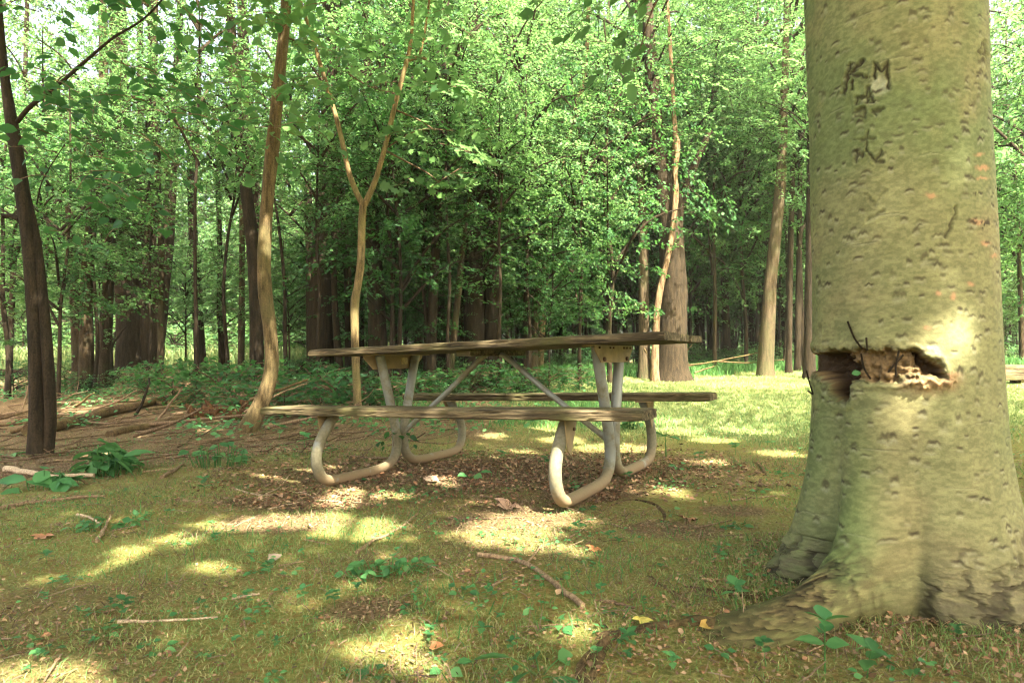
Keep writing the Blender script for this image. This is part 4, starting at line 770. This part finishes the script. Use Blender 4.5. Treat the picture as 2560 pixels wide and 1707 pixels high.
for o in MDT + MDH:
    c = [q for q in o.children if q.name.startswith('crown')][0]; c.scale = (1.35, 1.35, 1.9)
saps = [proto('s', 600 + k, MID[k % 4], 5.0, .035, M['bark_dark'], 1.0, 1.0, SAP_L, SAP_G, name='sapling') for k in range(4)]
tals = [proto('t', 620 + k, BIG[k % 3], 14.0, .11, M[['bark_dark', 'bark', 'bark_dark'][k % 3]], 6.8, .60, TAL_L, TAL_G) for k in range(3)]
shrs = [proto('b', 640 + k, SHR[k], .7, .010, M['bark_dark'], 0, 1.0, SHB_L, SHB_G, 'shrub', 'shrub') for k in range(3)]
SUNSHR = [proto('b', 650 + k, SHB, .7, .010, M['bark_dark'], 0, 1.0, 'sunlit bush in the bright meadow beyond the trees at the left', 'sunlit bushes in the meadow', 'shrub', 'shrub') for k, SHB in enumerate([crown_mesh('crown_bush', 450, .62, .95, 60, 14, .075, [M['leaf_bright'], M['bark_dark']], slen=.36, low=.0, hollow=.1)])]
SUNSAP = [proto('s', 655, MID[1], 5.0, .03, M['bark_dark'], .6, 1.0, 'bright sunlit young tree standing in the open meadow beyond the dark trunks', 'sunlit young trees in the meadow', name='sapling')]
BLF = [crown_mesh('crown_broad', 455 + k, .62, .80, 34, 9, .105, [M['leaf_dark'], M['twig']], LEAF8, slen=.42, low=.05, hollow=.1) for k in range(2)]
BRD = [proto('b', 656 + k, BLF[k], .6, .010, M['bark_dark'], 0, 1.0, 'dark broad-leaved shrub in the shade behind the log pile and the table', 'broad-leaved shrubs behind the log pile', 'shrub', 'shrub') for k in range(2)]
used = {}
def put(kind, x, y, s, rz, label=None):
    src = kind[int(rng.integers(0, len(kind)))]
    if src.name not in used: used[src.name] = 1; src.location = (x, y, float(gz(x, y)) - .05); src.rotation_euler = (0, 0, rz); src.scale = s if hasattr(s, '__len__') else (s,) * 3; return src
    return dup(src, (x, y, float(gz(x, y)) - .05), rz, s, label)
rng = np.random.default_rng(700)
def openness(x, y):      # thinner woods towards the meadow at the left
    a = x / y; return sst(-.18, -.40, a)
n = 0; tries = 0; pts_used = []
def free(x, y, d):
    for q_ in pts_used:
        if (q_[0] - x) ** 2 + (q_[1] - y) ** 2 < d * d: return False
    pts_used.append((x, y)); return True
while n < 175 and tries < 12000:
    tries += 1; y = 8.5 + 27 * rng.uniform(0, 1) ** 1.25; x = rng.uniform(-.95, .95) * y
    e = y - (8.6 if x < -.6 else 13.6 + .12 * x); 
    if x < -.6 and x > -3.2: e = y - 8.8
    if x > -.6 and x < .4: e = y - 9.6
    if x / y < .06 and y < 15.5 and rng.uniform() < .80: continue
    if e < .2 or rng.uniform() < openness(x, y) * (.62 if y < 17 else .985): continue
    if not free(x, y, 1.1): continue
    k = rng.uniform(.7, 1.35); put(saps, x, y, (k, k, k * rng.uniform(.8, 1.3)), rng.uniform(0, 6.28)); n += 1
n = tries = 0; pts_used = []
while n < 95 and tries < 9000:
    tries += 1; y = 10.5 + 20 * rng.uniform(0, 1) ** 1.2; x = rng.uniform(-.95, 1.05) * y
    e = y - (10.5 if x < -.6 else 14.3 + .12 * x)
    if e < 0 or rng.uniform() < openness(x, y) * (.85 if y < 17 else .985) or (x / y < -.1 and rng.uniform() < .35) or not free(x, y, 1.25): continue
    if x / y < -.30 and y > 14: continue
    k = rng.uniform(.75, 1.25); put(MDH if x / y < .06 else MDT, x, y, (k, k, k * rng.uniform(.9, 1.25)), rng.uniform(0, 6.28)); n += 1
for (px, D, k) in ((1330, 10.8, .62), (1400, 11.2, .75), (1640, 13.4, .8), (1710, 13.8, .75), (1560, 13.6, .8), (1800, 14.2, .8), (2420, 12.5, .8), (2345, 14, .9), (2400, 10.5, .8), (2480, 11.5, .9)):
    P0 = at(px, 800, D); put(MDT, P0[0], P0[1], (k, k, k * 1.1), px * .7)
for (px, D, k) in ((455, 9.3, .62), (530, 10.2, .6), (665, 9.6, .6), (740, 9.0, .55), (890, 9.4, .6), (985, 10, .62), (1035, 9.2, .55), (1150, 9.6, .58), (1210, 10.4, .62), (215, 10.4, .6), (330, 11, .6), (90, 9.6, .55)):
    P0 = at(px, 800, D); put(MDH, P0[0], P0[1], (k, k, k * rng.uniform(.95, 1.15)), px * .7)
for (px, D, k) in ((660, 12.4, .6), (930, 12.0, .62), (985, 10.6, .5), (1170, 11.6, .6), (1260, 10.4, .6), (425, 14.5, .7), (510, 14.8, .8), (800, 13.5, .8)):
    P0 = at(px, 800, D); put(saps, P0[0], P0[1], (k, k, k * rng.uniform(.85, 1.2)), px * .9)
n = tries = 0; pts_used = []
while n < 85 and tries < 9000:
    tries += 1; y = 12.5 + 34 * rng.uniform(0, 1) ** 1.1; x = rng.uniform(-.95, 1.0) * y
    if x / y < .2 and y < 22: continue
    if x > -.6 and y < 15.5 + .12 * x: continue
    if rng.uniform() < openness(x, y) * (.5 if y < 18 else .95) or not free(x, y, 1.5): continue
    k = rng.uniform(.75, 1.25); kk = k * rng.uniform(.45, 1.2); put(tals, x, y, (kk, kk, k), rng.uniform(0, 6.28)); n += 1
SLM = [proto('t', 680 + k, BIG[k % 3], 13.0, .075, M[['bark_dark', 'bark'][k % 2]], 6.6, .34, SLM_L, SLM_G) for k in range(3)]
n = tries = 0; pts_used = []
while n < 75 and tries < 9000:
    tries += 1; y = 9.5 + 17 * rng.uniform(0, 1) ** 1.1; x = rng.uniform(-.85, .75) * y
    if x / y < -.36 and y > 13 and rng.uniform() < .8: continue
    if (x > -.2 and y < 14.5 + .12 * x) or rng.uniform() < openness(x, y) * (.6 if y < 17 else .8) or not free(x, y, .8): continue
    k = rng.uniform(.6, 1.5); put(SLM, x, y, (k, k, rng.uniform(.9, 1.2)), rng.uniform(0, 6.28)); n += 1
n = tries = 0; pts_used = []
while n < 95 and tries < 9000:
    tries += 1; y = rng.uniform(6.8, 17); x = rng.uniform(-.8, .9) * y
    e = y - 13.2 - .12 * x if x > .3 else (y - 8.0 if x > -1.2 else y - 9.0)
    if e < 0 or e > 5 or rng.uniform() < openness(x, y) * .6 or not free(x, y, .5): continue
    k = rng.uniform(.5, 1.1) * (.75 if x < .3 else 1); put(shrs, x, y, (k, k, k * rng.uniform(.6, 1.0)), rng.uniform(0, 6.28)); n += 1
n = tries = 0; pts_used = []
while n < 60 and tries < 3000:
    tries += 1; y = rng.uniform(26, 42); x = -y * rng.uniform(.22, .95)
    if not free(x, y, 1.3): continue
    k = rng.uniform(1.2, 2.2); put(SUNSAP, x, y, (k, k, k * rng.uniform(.9, 1.5)), rng.uniform(0, 6.28)); n += 1
n = 0
for _ in range(60):
    y = rng.uniform(23, 42); x = -y * rng.uniform(.24, .92); k = rng.uniform(1.8, 3.6); put(SUNSHR, x, y, (k, k, k * rng.uniform(.7, 1.1)), rng.uniform(0, 6.28))
for (px, D, k) in ((400, 8.6, .8), (450, 8.0, .7), (500, 8.4, .85), (540, 7.6, .6), (585, 8.2, .8), (650, 7.2, .8), (690, 7.7, .75), (735, 7.0, .62), (770, 7.5, .8), (850, 7.6, .7), (900, 8.2, .8), (960, 8.6, .7), (1010, 9.0, .8), (1080, 9.2, .8), (1140, 9.3, .7), (1200, 9.4, .75), (1260, 9.6, .7), (330, 9.6, .7), (150, 10.5, .6), (370, 10.5, .8), (1330, 9.8, .6), (620, 9.2, .9), (720, 9.0, .9), (820, 9.0, .8)):
    P0 = at(px, 850, D); put(BRD, P0[0], P0[1], (k, k, k * rng.uniform(.7, 1.0)), px * .31)
# far wood that reads as one mass
rng = np.random.default_rng(720); N = 70000; a = rng.uniform(-.95, .95, N); y = rng.uniform(34, 60, N); x = a * y; z = rng.uniform(0, 1, N) ** 1.1 * 26
keep = (fbm(x * .16, z * .2 + y * .05, 721, 4) > .30 + .11 * sst(-.28, -.5, a) * sst(5, 8, z) + .002 * z) & ~((sst(-.30, -.52, a) > .3) & (y < 44))
x, y, z = x[keep], y[keep], z[keep]; n = len(x); d = rng.normal(0, 1, (n, 3)); d[:, 2] -= .4; u = np.stack([rng.normal(0, .6, n), rng.normal(-.3, .6, n), np.ones(n)], -1)
mb = MB(); leaves(mb, np.stack([x, y, gz(x, y) + z], -1), d, u, rng.uniform(.22, .5, n), LEAF4, 0)
tag(link('far_foliage', mb.mesh('far_foliage', [M['leaf']])), 'mass of far foliage closing off the woods', 'far woods', None, 'stuff')
# ------------------------------------------------------------------ timber beam on the lawn, fallen logs, brush, sticks
bp = onto(2335, 881); bt = thing('timber_beam', 'squared timber beam lying on the lawn behind the big beech', 'beam', bp, rz=.08)
mb = MB(); plank(mb, -1.3, 1.6, -.15, .15, .07, .33, 77, 120); o = link('beam', mb.mesh('beam', [M['wood']]), bt)
for k in (-.9, .1, 1.2):
    mb = MB(); box(mb, (k, 0, .03), (.12, .11, .06)); link('support_block', mb.mesh('support_block', [M['wood']]), bt)
def stick(name, label, pts, wpx, matl='stick', cat='stick', group=None, side=(), rough=.3, n=10, bury=.25, Dair=None, taper=.55, seed=0):
    P = [np.asarray(p if len(p) == 3 and Dair is None and False else (onto(p[0], p[1]) if Dair is None else at(p[0], p[1], Dair if not hasattr(Dair, '__len__') else Dair[i]))) for i, p in enumerate(pts)]
    r0 = wpx * .5 * P[0][1] / 1438.6
    if Dair is None: P = [p + np.array([0, 0, r0 * (1 - bury)]) for p in P]
    mb = MB(); pth = spline(P, 7); seed = seed or int(pts[0][0]) % 97 + 1
    k = np.linspace(0, 1, len(pth)); pth = pth + np.stack([vn(k * 9, k * 0 + seed, seed) - .5, vn(k * 9, k * 0 + seed, seed + 1) - .5, (vn(k * 9, k * 0, seed + 2) - .5) * .4], -1) * r0 * 1.3
    tube(mb, pth, r0 * np.linspace(1, taper, len(pth)), n, 0, rough, seed=seed, fr=30)
    for sp in side:
        Q = [onto(*p) + np.array([0, 0, r0 * (.8 + .6 * i)]) for i, p in enumerate(sp)]; tube(mb, spline(Q, 5), r0 * np.linspace(.6, .3, 5 * (len(Q) - 1) + 1), 7, 0, rough, seed=seed + 1)
    b = pth[0].copy(); V_ = mb.V; mb.V = [v - b.astype(np.float32) for v in V_]
    o = link(name, mb.mesh(name, [M[matl]])); o.location = b.tolist(); return tag(o, label, cat, group)
stick('fallen_log', 'long mossy fallen log rising to the right on the forest floor', [(60, 1006), (150, 984), (290, 948), (440, 908)], 30, 'log', 'log', bury=.1, taper=.8, rough=.35)
stick('fallen_log', 'dark fallen log lying under and in front of the long mossy log', [(250, 1004), (330, 985), (470, 962), (560, 955)], 20, 'log', 'log', bury=.3, rough=.4)
stick('fallen_log', 'low dark log lying far back at the left edge of the woods', [(-60, 868), (60, 862), (150, 866)], 18, 'bark_dark', 'log', bury=.1)
stick('fallen_log', 'sunlit thin log lying across the litter behind the long mossy log', [(120, 930), (250, 925), (350, 920)], 9, 'stick', 'log')
rp0 = onto(525, 962); st = thing('rotten_stump', 'rotten orange-brown broken trunk end at the foot of the leaning yellow tree', 'stump', rp0)
mb = MB(); g = np.random.default_rng(88)
for k in range(26):
    a0 = np.array([g.uniform(-.34, .30), g.uniform(-.1, .22), g.uniform(.0, .10)]); L = g.uniform(.18, .5); d = np.array([g.normal(.75, .3) * (1 if k % 4 else -1), g.normal(-.1, .3), g.normal(.12 if k % 3 else .45, .2)]); d /= np.linalg.norm(d)
    q = [a0 - d * L * .5, a0 + g.normal(0, .02, 3), a0 + d * L * .5]; pth = spline(q, 8); rr_ = g.uniform(.022, .062) * np.sin(np.linspace(.5, 2.95, len(pth))); tube(mb, pth, rr_, 9, 0, 1.1, seed=k, fr=60)
link('wood', mb.mesh('wood', [M['rot']]), st)
stick('dead_branch', 'long dead branch propped against the leaning yellow tree', [(575, 918), (640, 895), (708, 872)], 9, 'log', 'branch', Dair=[6.3, 6.25, 6.3])
stick('dead_branch', 'thinner dead branch just under the propped one', [(560, 946), (640, 905), (704, 880)], 6, 'stick', 'branch', Dair=[6.4, 6.35, 6.4])
stick('dead_branch', 'dead pole leaning up from the log pile toward the many-stemmed tree', [(300, 975), (335, 905), (345, 868)], 7, 'bark_dark', 'branch', Dair=[7.2, 7.2, 7.3])
stick('dead_branch', 'dark dead branch leaning on the left of the many-stemmed tree', [(238, 842), (262, 790), (288, 750)], 7, 'bark_dark', 'branch', Dair=13)
stick('dead_branch', 'thin pale stick standing askew beside the dark twisted tree', [(52, 940), (70, 870), (76, 850)], 5, 'stick', 'branch', Dair=5.2)
stick('dead_branch', 'slanting branch stub pointing up from the log pile', [(362, 968), (392, 925), (420, 890)], 6, 'stick', 'branch', Dair=6.6)
for pts_, w_ in (([(1500, 846), (1530, 822), (1563, 790)], 5), ([(1561, 840), (1620, 834), (1665, 826), (1742, 810)], 5), ([(1596, 856), (1640, 841)], 5), ([(1533, 835), (1532, 790)], 9), ([(1510, 838), (1560, 842), (1610, 836)], 4), ([(1480, 800), (1500, 842)], 4), ([(1650, 830), (1720, 833), (1800, 826)], 4), ([(1585, 842), (1575, 815), (1590, 790)], 3)):
    stick('brush_branch', 'bare dead branch in the brush pile along the far lawn edge', pts_, w_ * .8, 'log', 'branch', 'dead branches in the brush pile on the lawn edge', Dair=12.2)
g = np.random.default_rng(740)
for k in range(22):
    px = g.uniform(-20, 760); D = g.uniform(5.6, 8.6); P0 = at(px, 900, D); L = g.uniform(.4, 1.5); a = g.normal(.15, .5); up_ = g.uniform(0, .28)
    q = [(P0[0] + t * L * math.cos(a), P0[1] + t * L * math.sin(a), 0) for t in (-.5, -.1, .2, .5)]; q = [np.array([c[0], c[1], float(gz(c[0], c[1])) + .02 + up_ * i / 3 + g.uniform(0, .02)]) for i, c in enumerate(q)]
    mb = MB(); pth = spline(q, 6); tube(mb, pth - pth[0], np.linspace(1, .4, len(pth)) * g.uniform(.008, .026), 8, 0, .4, seed=k, fr=30)
    for j in range(int(g.integers(0, 4))):
        i0 = int(g.integers(4, len(pth) - 2)); dv = np.array([g.normal(0, .2), g.normal(0, .2), g.uniform(.02, .25)]) + (pth[i0] - pth[i0 - 2]) * 1.2; b0 = pth[i0] - pth[0]; tube(mb, spline([b0, b0 + dv * .5 + g.normal(0, .02, 3), b0 + dv], 4), np.linspace(.006, .002, 9), 5, 0)
    o = link('dead_branch', mb.mesh('dead_branch', [M[['log', 'twig', 'stick'][k % 3]]])); o.location = pth[0].tolist(); tag(o, 'dead branch in the tangle around the log pile on the shaded forest floor', 'branch', 'dead branches around the log pile')
SG = 'small twigs lying about the clearing'
stick('stick', 'pale straight stick with a short side shoot on the moss at lower left', [(272, 1429), (330, 1430), (420, 1426), (500, 1421)], 8, 'stick_pale', side=[[(286, 1430), (312, 1408)]])
stick('stick', 'brown bent stick in the middle foreground with a fork pointing back', [(1095, 1277), (1150, 1284), (1207, 1296), (1262, 1332), (1300, 1365), (1336, 1396)], 11, 'stick', side=[[(1210, 1298), (1228, 1280), (1244, 1262)]], taper=1.0)
stick('stick', 'slim stick crossing the bright moss left of the bent stick', [(818, 1272), (852, 1248), (892, 1230), (935, 1202), (962, 1180)], 9)
stick('stick', 'long tan stick at the left edge below the leafy weeds', [(-10, 1174), (60, 1160), (150, 1150), (240, 1142)], 12)
stick('stick', 'thin dark stick in the sun patch between the table and the bent stick', [(1030, 1192), (1110, 1193), (1205, 1190)], 6, 'twig')
stick('stick', 'short curved stick standing on the grass below the long tan stick', [(222, 1246), (238, 1222), (246, 1205), (252, 1188)], 10)
stick('stick', 'pale curved twig beside the short curved stick', [(178, 1184), (205, 1190), (230, 1206)], 7, 'stick_pale')
stick('stick', 'broken half-dark stick on the moss near the left centre', [(537, 1377), (570, 1371), (597, 1366)], 9, 'stick_pale')
stick('stick', 'thin pale branching twig left of the sunny moss', [(539, 1124), (601, 1138), (685, 1131), (739, 1149), (824, 1156)], 4, 'stick_pale', side=[[(601, 1138), (640, 1122), (668, 1090)]])
stick('stick', 'second thin pale twig just below the branching one', [(616, 1170), (693, 1154), (762, 1149)], 4, 'stick_pale')
stick('stick', 'short dark stick near the foreground roots of the beech', [(1379, 1381), (1420, 1388), (1455, 1399)], 9, 'twig')
stick('stick', 'short stub of stick right under the bent stick', [(1129, 1350), (1147, 1338), (1166, 1327)], 8)
stick('stick', 'tan split piece of wood at the left under the leafy weeds', [(14, 1082), (60, 1090), (120, 1100), (215, 1098)], 15, 'stick_pale')
stick('stick', 'grey twig leaning on the moss right of the broken stick', [(662, 1478), (690, 1460), (735, 1448)], 5, 'twig')
stick('stick', 'brown stick under the front bench at the left', [(372, 1100), (400, 1082), (420, 1068)], 10)
for pts_, w_ in (([(860, 1358), (885, 1345)], 4), ([(1310, 1235), (1345, 1212)], 4), ([(1590, 1215), (1680, 1195)], 4), ([(1405, 1205), (1450, 1220)], 5), ([(640, 1300), (700, 1290)], 4), ([(420, 1150), (520, 1160)], 5), ([(300, 1040), (420, 1050), (470, 1046)], 5), ([(330, 1085), (455, 1072)], 5), ([(440, 1020), (540, 1000)], 5), ([(1680, 1150), (1780, 1140)], 5), ([(1000, 1065), (1080, 1055)], 4), ([(820, 1450), (845, 1400)], 4), ([(1850, 1500), (1920, 1470)], 5), ([(2050, 1480), (2085, 1440)], 7), ([(930, 1010), (1010, 1020), (1060, 1012)], 4), ([(560, 1420), (565, 1450)], 5), ([(1610, 1330), (1700, 1335)], 4), ([(480, 1055), (560, 1040), (640, 1030)], 4), ([(130, 1060), (300, 1052)], 6), ([(700, 1240), (760, 1252)], 4), ([(1190, 1440), (1330, 1432)], 3)):
    stick('twig', 'small bare twig lying on the ground of the clearing', pts_, w_, 'stick', 'twig', SG)
# ------------------------------------------------------------------ seedlings and weeds
def rosette(seed, n, leaf, pet, shape=LEAF8, tilt=.55):
    g = np.random.default_rng(seed); mb = MB(); a = np.arange(n) * 2.4 + g.uniform(0, 6); pl = pet * g.uniform(.5, 1.2, n); e = g.uniform(.2, 1.1, n) * tilt
    d = np.stack([np.cos(a) * np.cos(e), np.sin(a) * np.cos(e), np.sin(e)], -1); P = d * pl[:, None] + np.array([0, 0, .06]); d2 = d.copy(); d2[:, 2] -= .45
    for k in range(n): tube(mb, [(0, 0, -.02), d[k] * pl[k] * .6 + np.array([0, 0, .05]), P[k]], .014, 4, 1, caps=False)
    u = np.stack([g.normal(0, .3, n), g.normal(0, .3, n), np.ones(n)], -1); leaves(mb, P, d2, u, leaf * g.uniform(.7, 1.15, n), shape, 0); return mb.mesh('seedling', [M['leaf_herb'], M['grass_lush']])
def stalk(seed, tiers, leaf, h, shape=LEAF8):
    g = np.random.default_rng(seed); mb = MB(); b = g.normal(0, .1, 2) * h; q = np.array([[0, 0, -.03], [b[0] * .5, b[1] * .5, h * .5], [b[0], b[1], h]]); tube(mb, spline(q, 4), np.linspace(.022, .01, 9), 5, 1, caps=False)
    P = []; D = []; a0 = g.uniform(0, 6)
    for k in range(tiers):
        t = .35 + .65 * (k + 1) / tiers; c = np.array([b[0] * t, b[1] * t, h * t]); m_ = 2 if k < tiers - 1 else 4
        for j in range(m_):
            a = a0 + k * 1.57 + j * 2 * math.pi / m_ + g.normal(0, .2); D.append([math.cos(a), math.sin(a), g.uniform(-.15, .5)]); P.append(c)
    n = len(P); u = np.stack([g.normal(0, .25, n), g.normal(0, .25, n), np.ones(n)], -1); leaves(mb, np.array(P), np.array(D), u, leaf * g.uniform(.7, 1.15, n), shape, 0); return mb.mesh('seedling', [M['leaf_herb'], M['grass_lush']])
ROS = [rosette(800 + k, 5 + k % 4, .62, .5) for k in range(6)]; STK = [stalk(820 + k, 1 + k % 3, .55, .55 + .3 * (k % 3)) for k in range(6)]
def herb(px, py, size_px, kind, label='small green seedling sprouting from the mossy ground', group='small seedlings over the clearing', name='seedling', me=None):
    P = onto(px, py, -.003); s = size_px * (.72 if size_px < 99 else .85) * P[1] / 1438.6; kk = int(px * 7 + py * 3)
    o = link(name, me or (ROS if kind == 'r' else STK)[kk % 6]); o.location = P.tolist(); o.scale = (s,) * 3; o.rotation_euler = (0, 0, kk * .77); return tag(o, label, 'plant', group)
def patch(seed, n, leaf, rx, ry, h):
    g = np.random.default_rng(seed); mb = MB(); a = g.uniform(0, 6.28, n); rr = np.sqrt(g.uniform(0, 1, n)); P = np.stack([rx * rr * np.cos(a), ry * rr * np.sin(a), h * g.uniform(.3, 1, n) * (1.1 - .5 * rr)], -1)
    for p in P: tube(mb, [(p[0] * .8, p[1] * .8, -.02), p], .010, 4, 1, caps=False)
    d = np.stack([g.normal(0, 1, n), g.normal(0, 1, n), g.normal(-.15, .25, n)], -1); u = np.stack([g.normal(0, .35, n), g.normal(-.25, .35, n), np.ones(n)], -1)
    leaves(mb, P, d, u, leaf * g.uniform(.6, 1.2, n), LEAF8, 0); return mb.mesh('weed_patch', [M['leaf_herb'], M['grass_lush']])
herb(890, 1318, 120, 'p', 'dense patch of round-leaved weeds on the moss in the centre foreground', None, 'weed_patch', patch(840, 60, .26, .95, .5, .42))
herb(250, 1085, 150, 'p', 'big pale-leaved weed clump before the dark twisted tree', None, 'weed_patch', patch(841, 46, .42, .85, .4, .55))
herb(95, 1125, 100, 'p', 'broad-leaved weed at the left edge on the tan split wood', None, 'weed_patch', patch(842, 18, .62, .6, .35, .6))
herb(500, 1072, 100, 'p', 'leafy weed clump on the litter left of the front bench leg', None, 'weed_patch', patch(843, 44, .26, .75, .45, .8))
herb(1530, 1048, 100, 's', 'tall upright weed beside the far right bench leg', None)
herb(1080, 1098, 62, 'r', 'dark clover-like weed under the middle of the table', None)
herb(1690, 1388, 80, 's', 'upright seedling with one broad leaf before the beech roots', None)
herb(1240, 1552, 150, 'r', 'large broad-leaved plantain at the bottom edge, left of the flat foreground root', None)
herb(1895, 1545, 130, 's', 'tall broad-leaved weed in front of the beech at the bottom edge', None)
herb(1110, 1470, 80, 's', 'two-leaved seedling in the grass in the centre foreground', None)
herb(1285, 1440, 85, 'r', 'pale seedling cluster left of the flat foreground root', None)
herb(230, 1215, 110, 'p', 'low leafy weed patch around the short curved stick', None, 'weed_patch', patch(844, 34, .22, .9, .4, .3))
herb(325, 1190, 80, 'p', 'low leafy weed patch beneath the left bench end', None, 'weed_patch', patch(845, 26, .22, .95, .4, .25))
herb(1440, 985, 0.1 + 60, 'p', 'bushy weed clump at the lawn edge behind the right table leg', None, 'weed_patch', patch(846, 60, .3, .8, .5, .8))
herb(240, 1460, 70, 'r', 'bluish small rosette below the pale straight stick', None)
herb(275, 1428, 60, 's', 'single-leaved seedling at the left tip of the pale straight stick', None)
g = np.random.default_rng(860)
for (x, y, s_, k) in [(620, 1332, 50, 's'), (575, 1305, 44, 's'), (700, 1388, 60, 's'), (770, 1395, 50, 's'), (360, 1500, 60, 'r'), (1450, 1496, 70, 's'), (1500, 1420, 56, 's'), (1600, 1425, 60, 'r'), (2195, 1470, 46, 's'), (1180, 1256, 50, 'r'), (1060, 1365, 64, 'r'), (1330, 1225, 44, 's'), (1320, 1135, 40, 's'), (1440, 1110, 56, 's'), (1610, 1075, 44, 's'), (1690, 1045, 44, 's'), (1770, 1030, 40, 's'), (1560, 1075, 40, 'r'), (1740, 1130, 36, 'r'), (950, 1390, 40, 's'), (470, 1140, 50, 's'), (560, 1120, 40, 'r'), (420, 1250, 36, 'r'), (180, 1410, 44, 's'), (60, 1480, 60, 'r'), (1990, 1556, 100, 's'), (2080, 1540, 70, 'r'), (1760, 1530, 70, 's'), (1650, 1500, 60, 'r'), (1020, 1540, 80, 'r'), (860, 1555, 70, 'r'), (640, 1490, 40, 's'), (460, 1395, 34, 's'), (1370, 1300, 36, 'r'), (1420, 1255, 34, 's'), (1540, 1180, 40, 'r'), (1240, 1345, 40, 's'), (1005, 1240, 44, 's'), (930, 1130, 40, 'r'), (850, 1105, 34, 'r'), (1150, 1060, 36, 's'), (1250, 1075, 34, 's'), (760, 1055, 44, 's'), (700, 1030, 50, 's'), (640, 1010, 50, 's'), (20, 1050, 60, 'r'), (390, 1190, 50, 's'), (1700, 1210, 50, 'r'), (1655, 1290, 40, 's'), (1400, 1400, 40, 'r'), (1180, 1500, 50, 's'), (540, 1480, 46, 's'), (2020, 1500, 60, 'r'), (1540, 1540, 60, 's'), (1830, 1180, 30, 's'), (1800, 1090, 36, 'r')]:
    herb(x, y, s_, k)
g = np.random.default_rng(861)
for k in range(75):
    y = 1090 + 470 * g.uniform(0, 1) ** .8; x = g.uniform(20, 1560 if y > 1300 else 1720); herb(x, y, g.uniform(26, 46) * (.7 + .5 * (y - 1090) / 470), 'rs'[k % 2])
lp = tl(-.74, .02, .22); mb = MB(); spray(mb, lp + np.array([-.03, -.06, .02]), (-.3, -.3, -.2), .14, 8, .055, np.random.default_rng(870), LEAF8, 0, 1, twig=.002)
spray(mb, lp + np.array([0, -.06, 0]), (.5, -.2, -.1), .12, 6, .055, np.random.default_rng(871), LEAF8, 0, 1, twig=.002); tube(mb, spline([onto(945, 1075), lp + np.array([-.04, -.07, -.1]), lp + np.array([-.03, -.06, .02])], 5), .002, 4, 1)
tag(link('vine', mb.mesh('vine', [M['leaf_dark'], M['twig']])), 'small leafy sprig climbing the left pipe legs of the table', 'plant')
# single fallen leaves that stand out
for (x, y, s_, c_, lab) in [(1640, 1440, 46, (.30, .19, .04), 'curled golden-brown leaf on the ground before the beech'), (1482, 1438, 44, (.50, .42, .10), 'yellow fallen leaf at the tip of the flat root'), (614, 1292, 38, (.22, .17, .13), 'grey lobed dead leaf on the moss left of the weed patch'), (1362, 1268, 34, (.36, .14, .05), 'orange dead leaf right of the bent stick'), (985, 1492, 36, (.34, .15, .06), 'orange-brown leaf in the sun patch at the bottom centre'), (1158, 1170, 60, (.38, .25, .17), 'pale crumpled dead leaf in the sun before the table'), (90, 1240, 40, (.36, .17, .09), 'reddish dead leaf on the moss at the far left'), (1010, 1108, 40, (.42, .31, .22), 'pale dry leaf in the sun under the table'), (1575, 1190, 40, (.36, .17, .09), 'reddish curled leaf beside the thin roots')]:
    P = onto(x, y, .004); s = s_ * P[1] / 1438.6; mb = MB(); a = x * .37; leaves(mb, [P * 0], np.array([[math.cos(a), math.sin(a), .1]]), np.array([[.2, -.35, 1.]]), s, (CURL if x % 3 else (LOBE[0] * [1, 1, 2.2], LOBE[1])), 0)
    mm = simple('fallen_leaf', c_, .6, 0, .25, 60); o = link('fallen_leaf', mb.mesh('fallen_leaf', [mm])); o.location = P.tolist(); tag(o, lab, 'leaf')

# ------------------------------------------------------------------ haze volume added to lift the dark gaps and fade the distance
mb = MB(); box(mb, (0, 29, 15), (75, 37, 17.5)); m, nt, out = mat('haze'); v = nt.nodes.new('ShaderNodeVolumePrincipled')
v.inputs['Color'].default_value = (.95, 1, .88, 1); v.inputs['Density'].default_value = HAZE; v.inputs['Anisotropy'].default_value = .25; nt.links.new(v.outputs[0], out.inputs['Volume'])
tag(link('haze', mb.mesh('haze', [m])), 'thin humid haze hanging in the woods', 'haze', None, 'stuff')
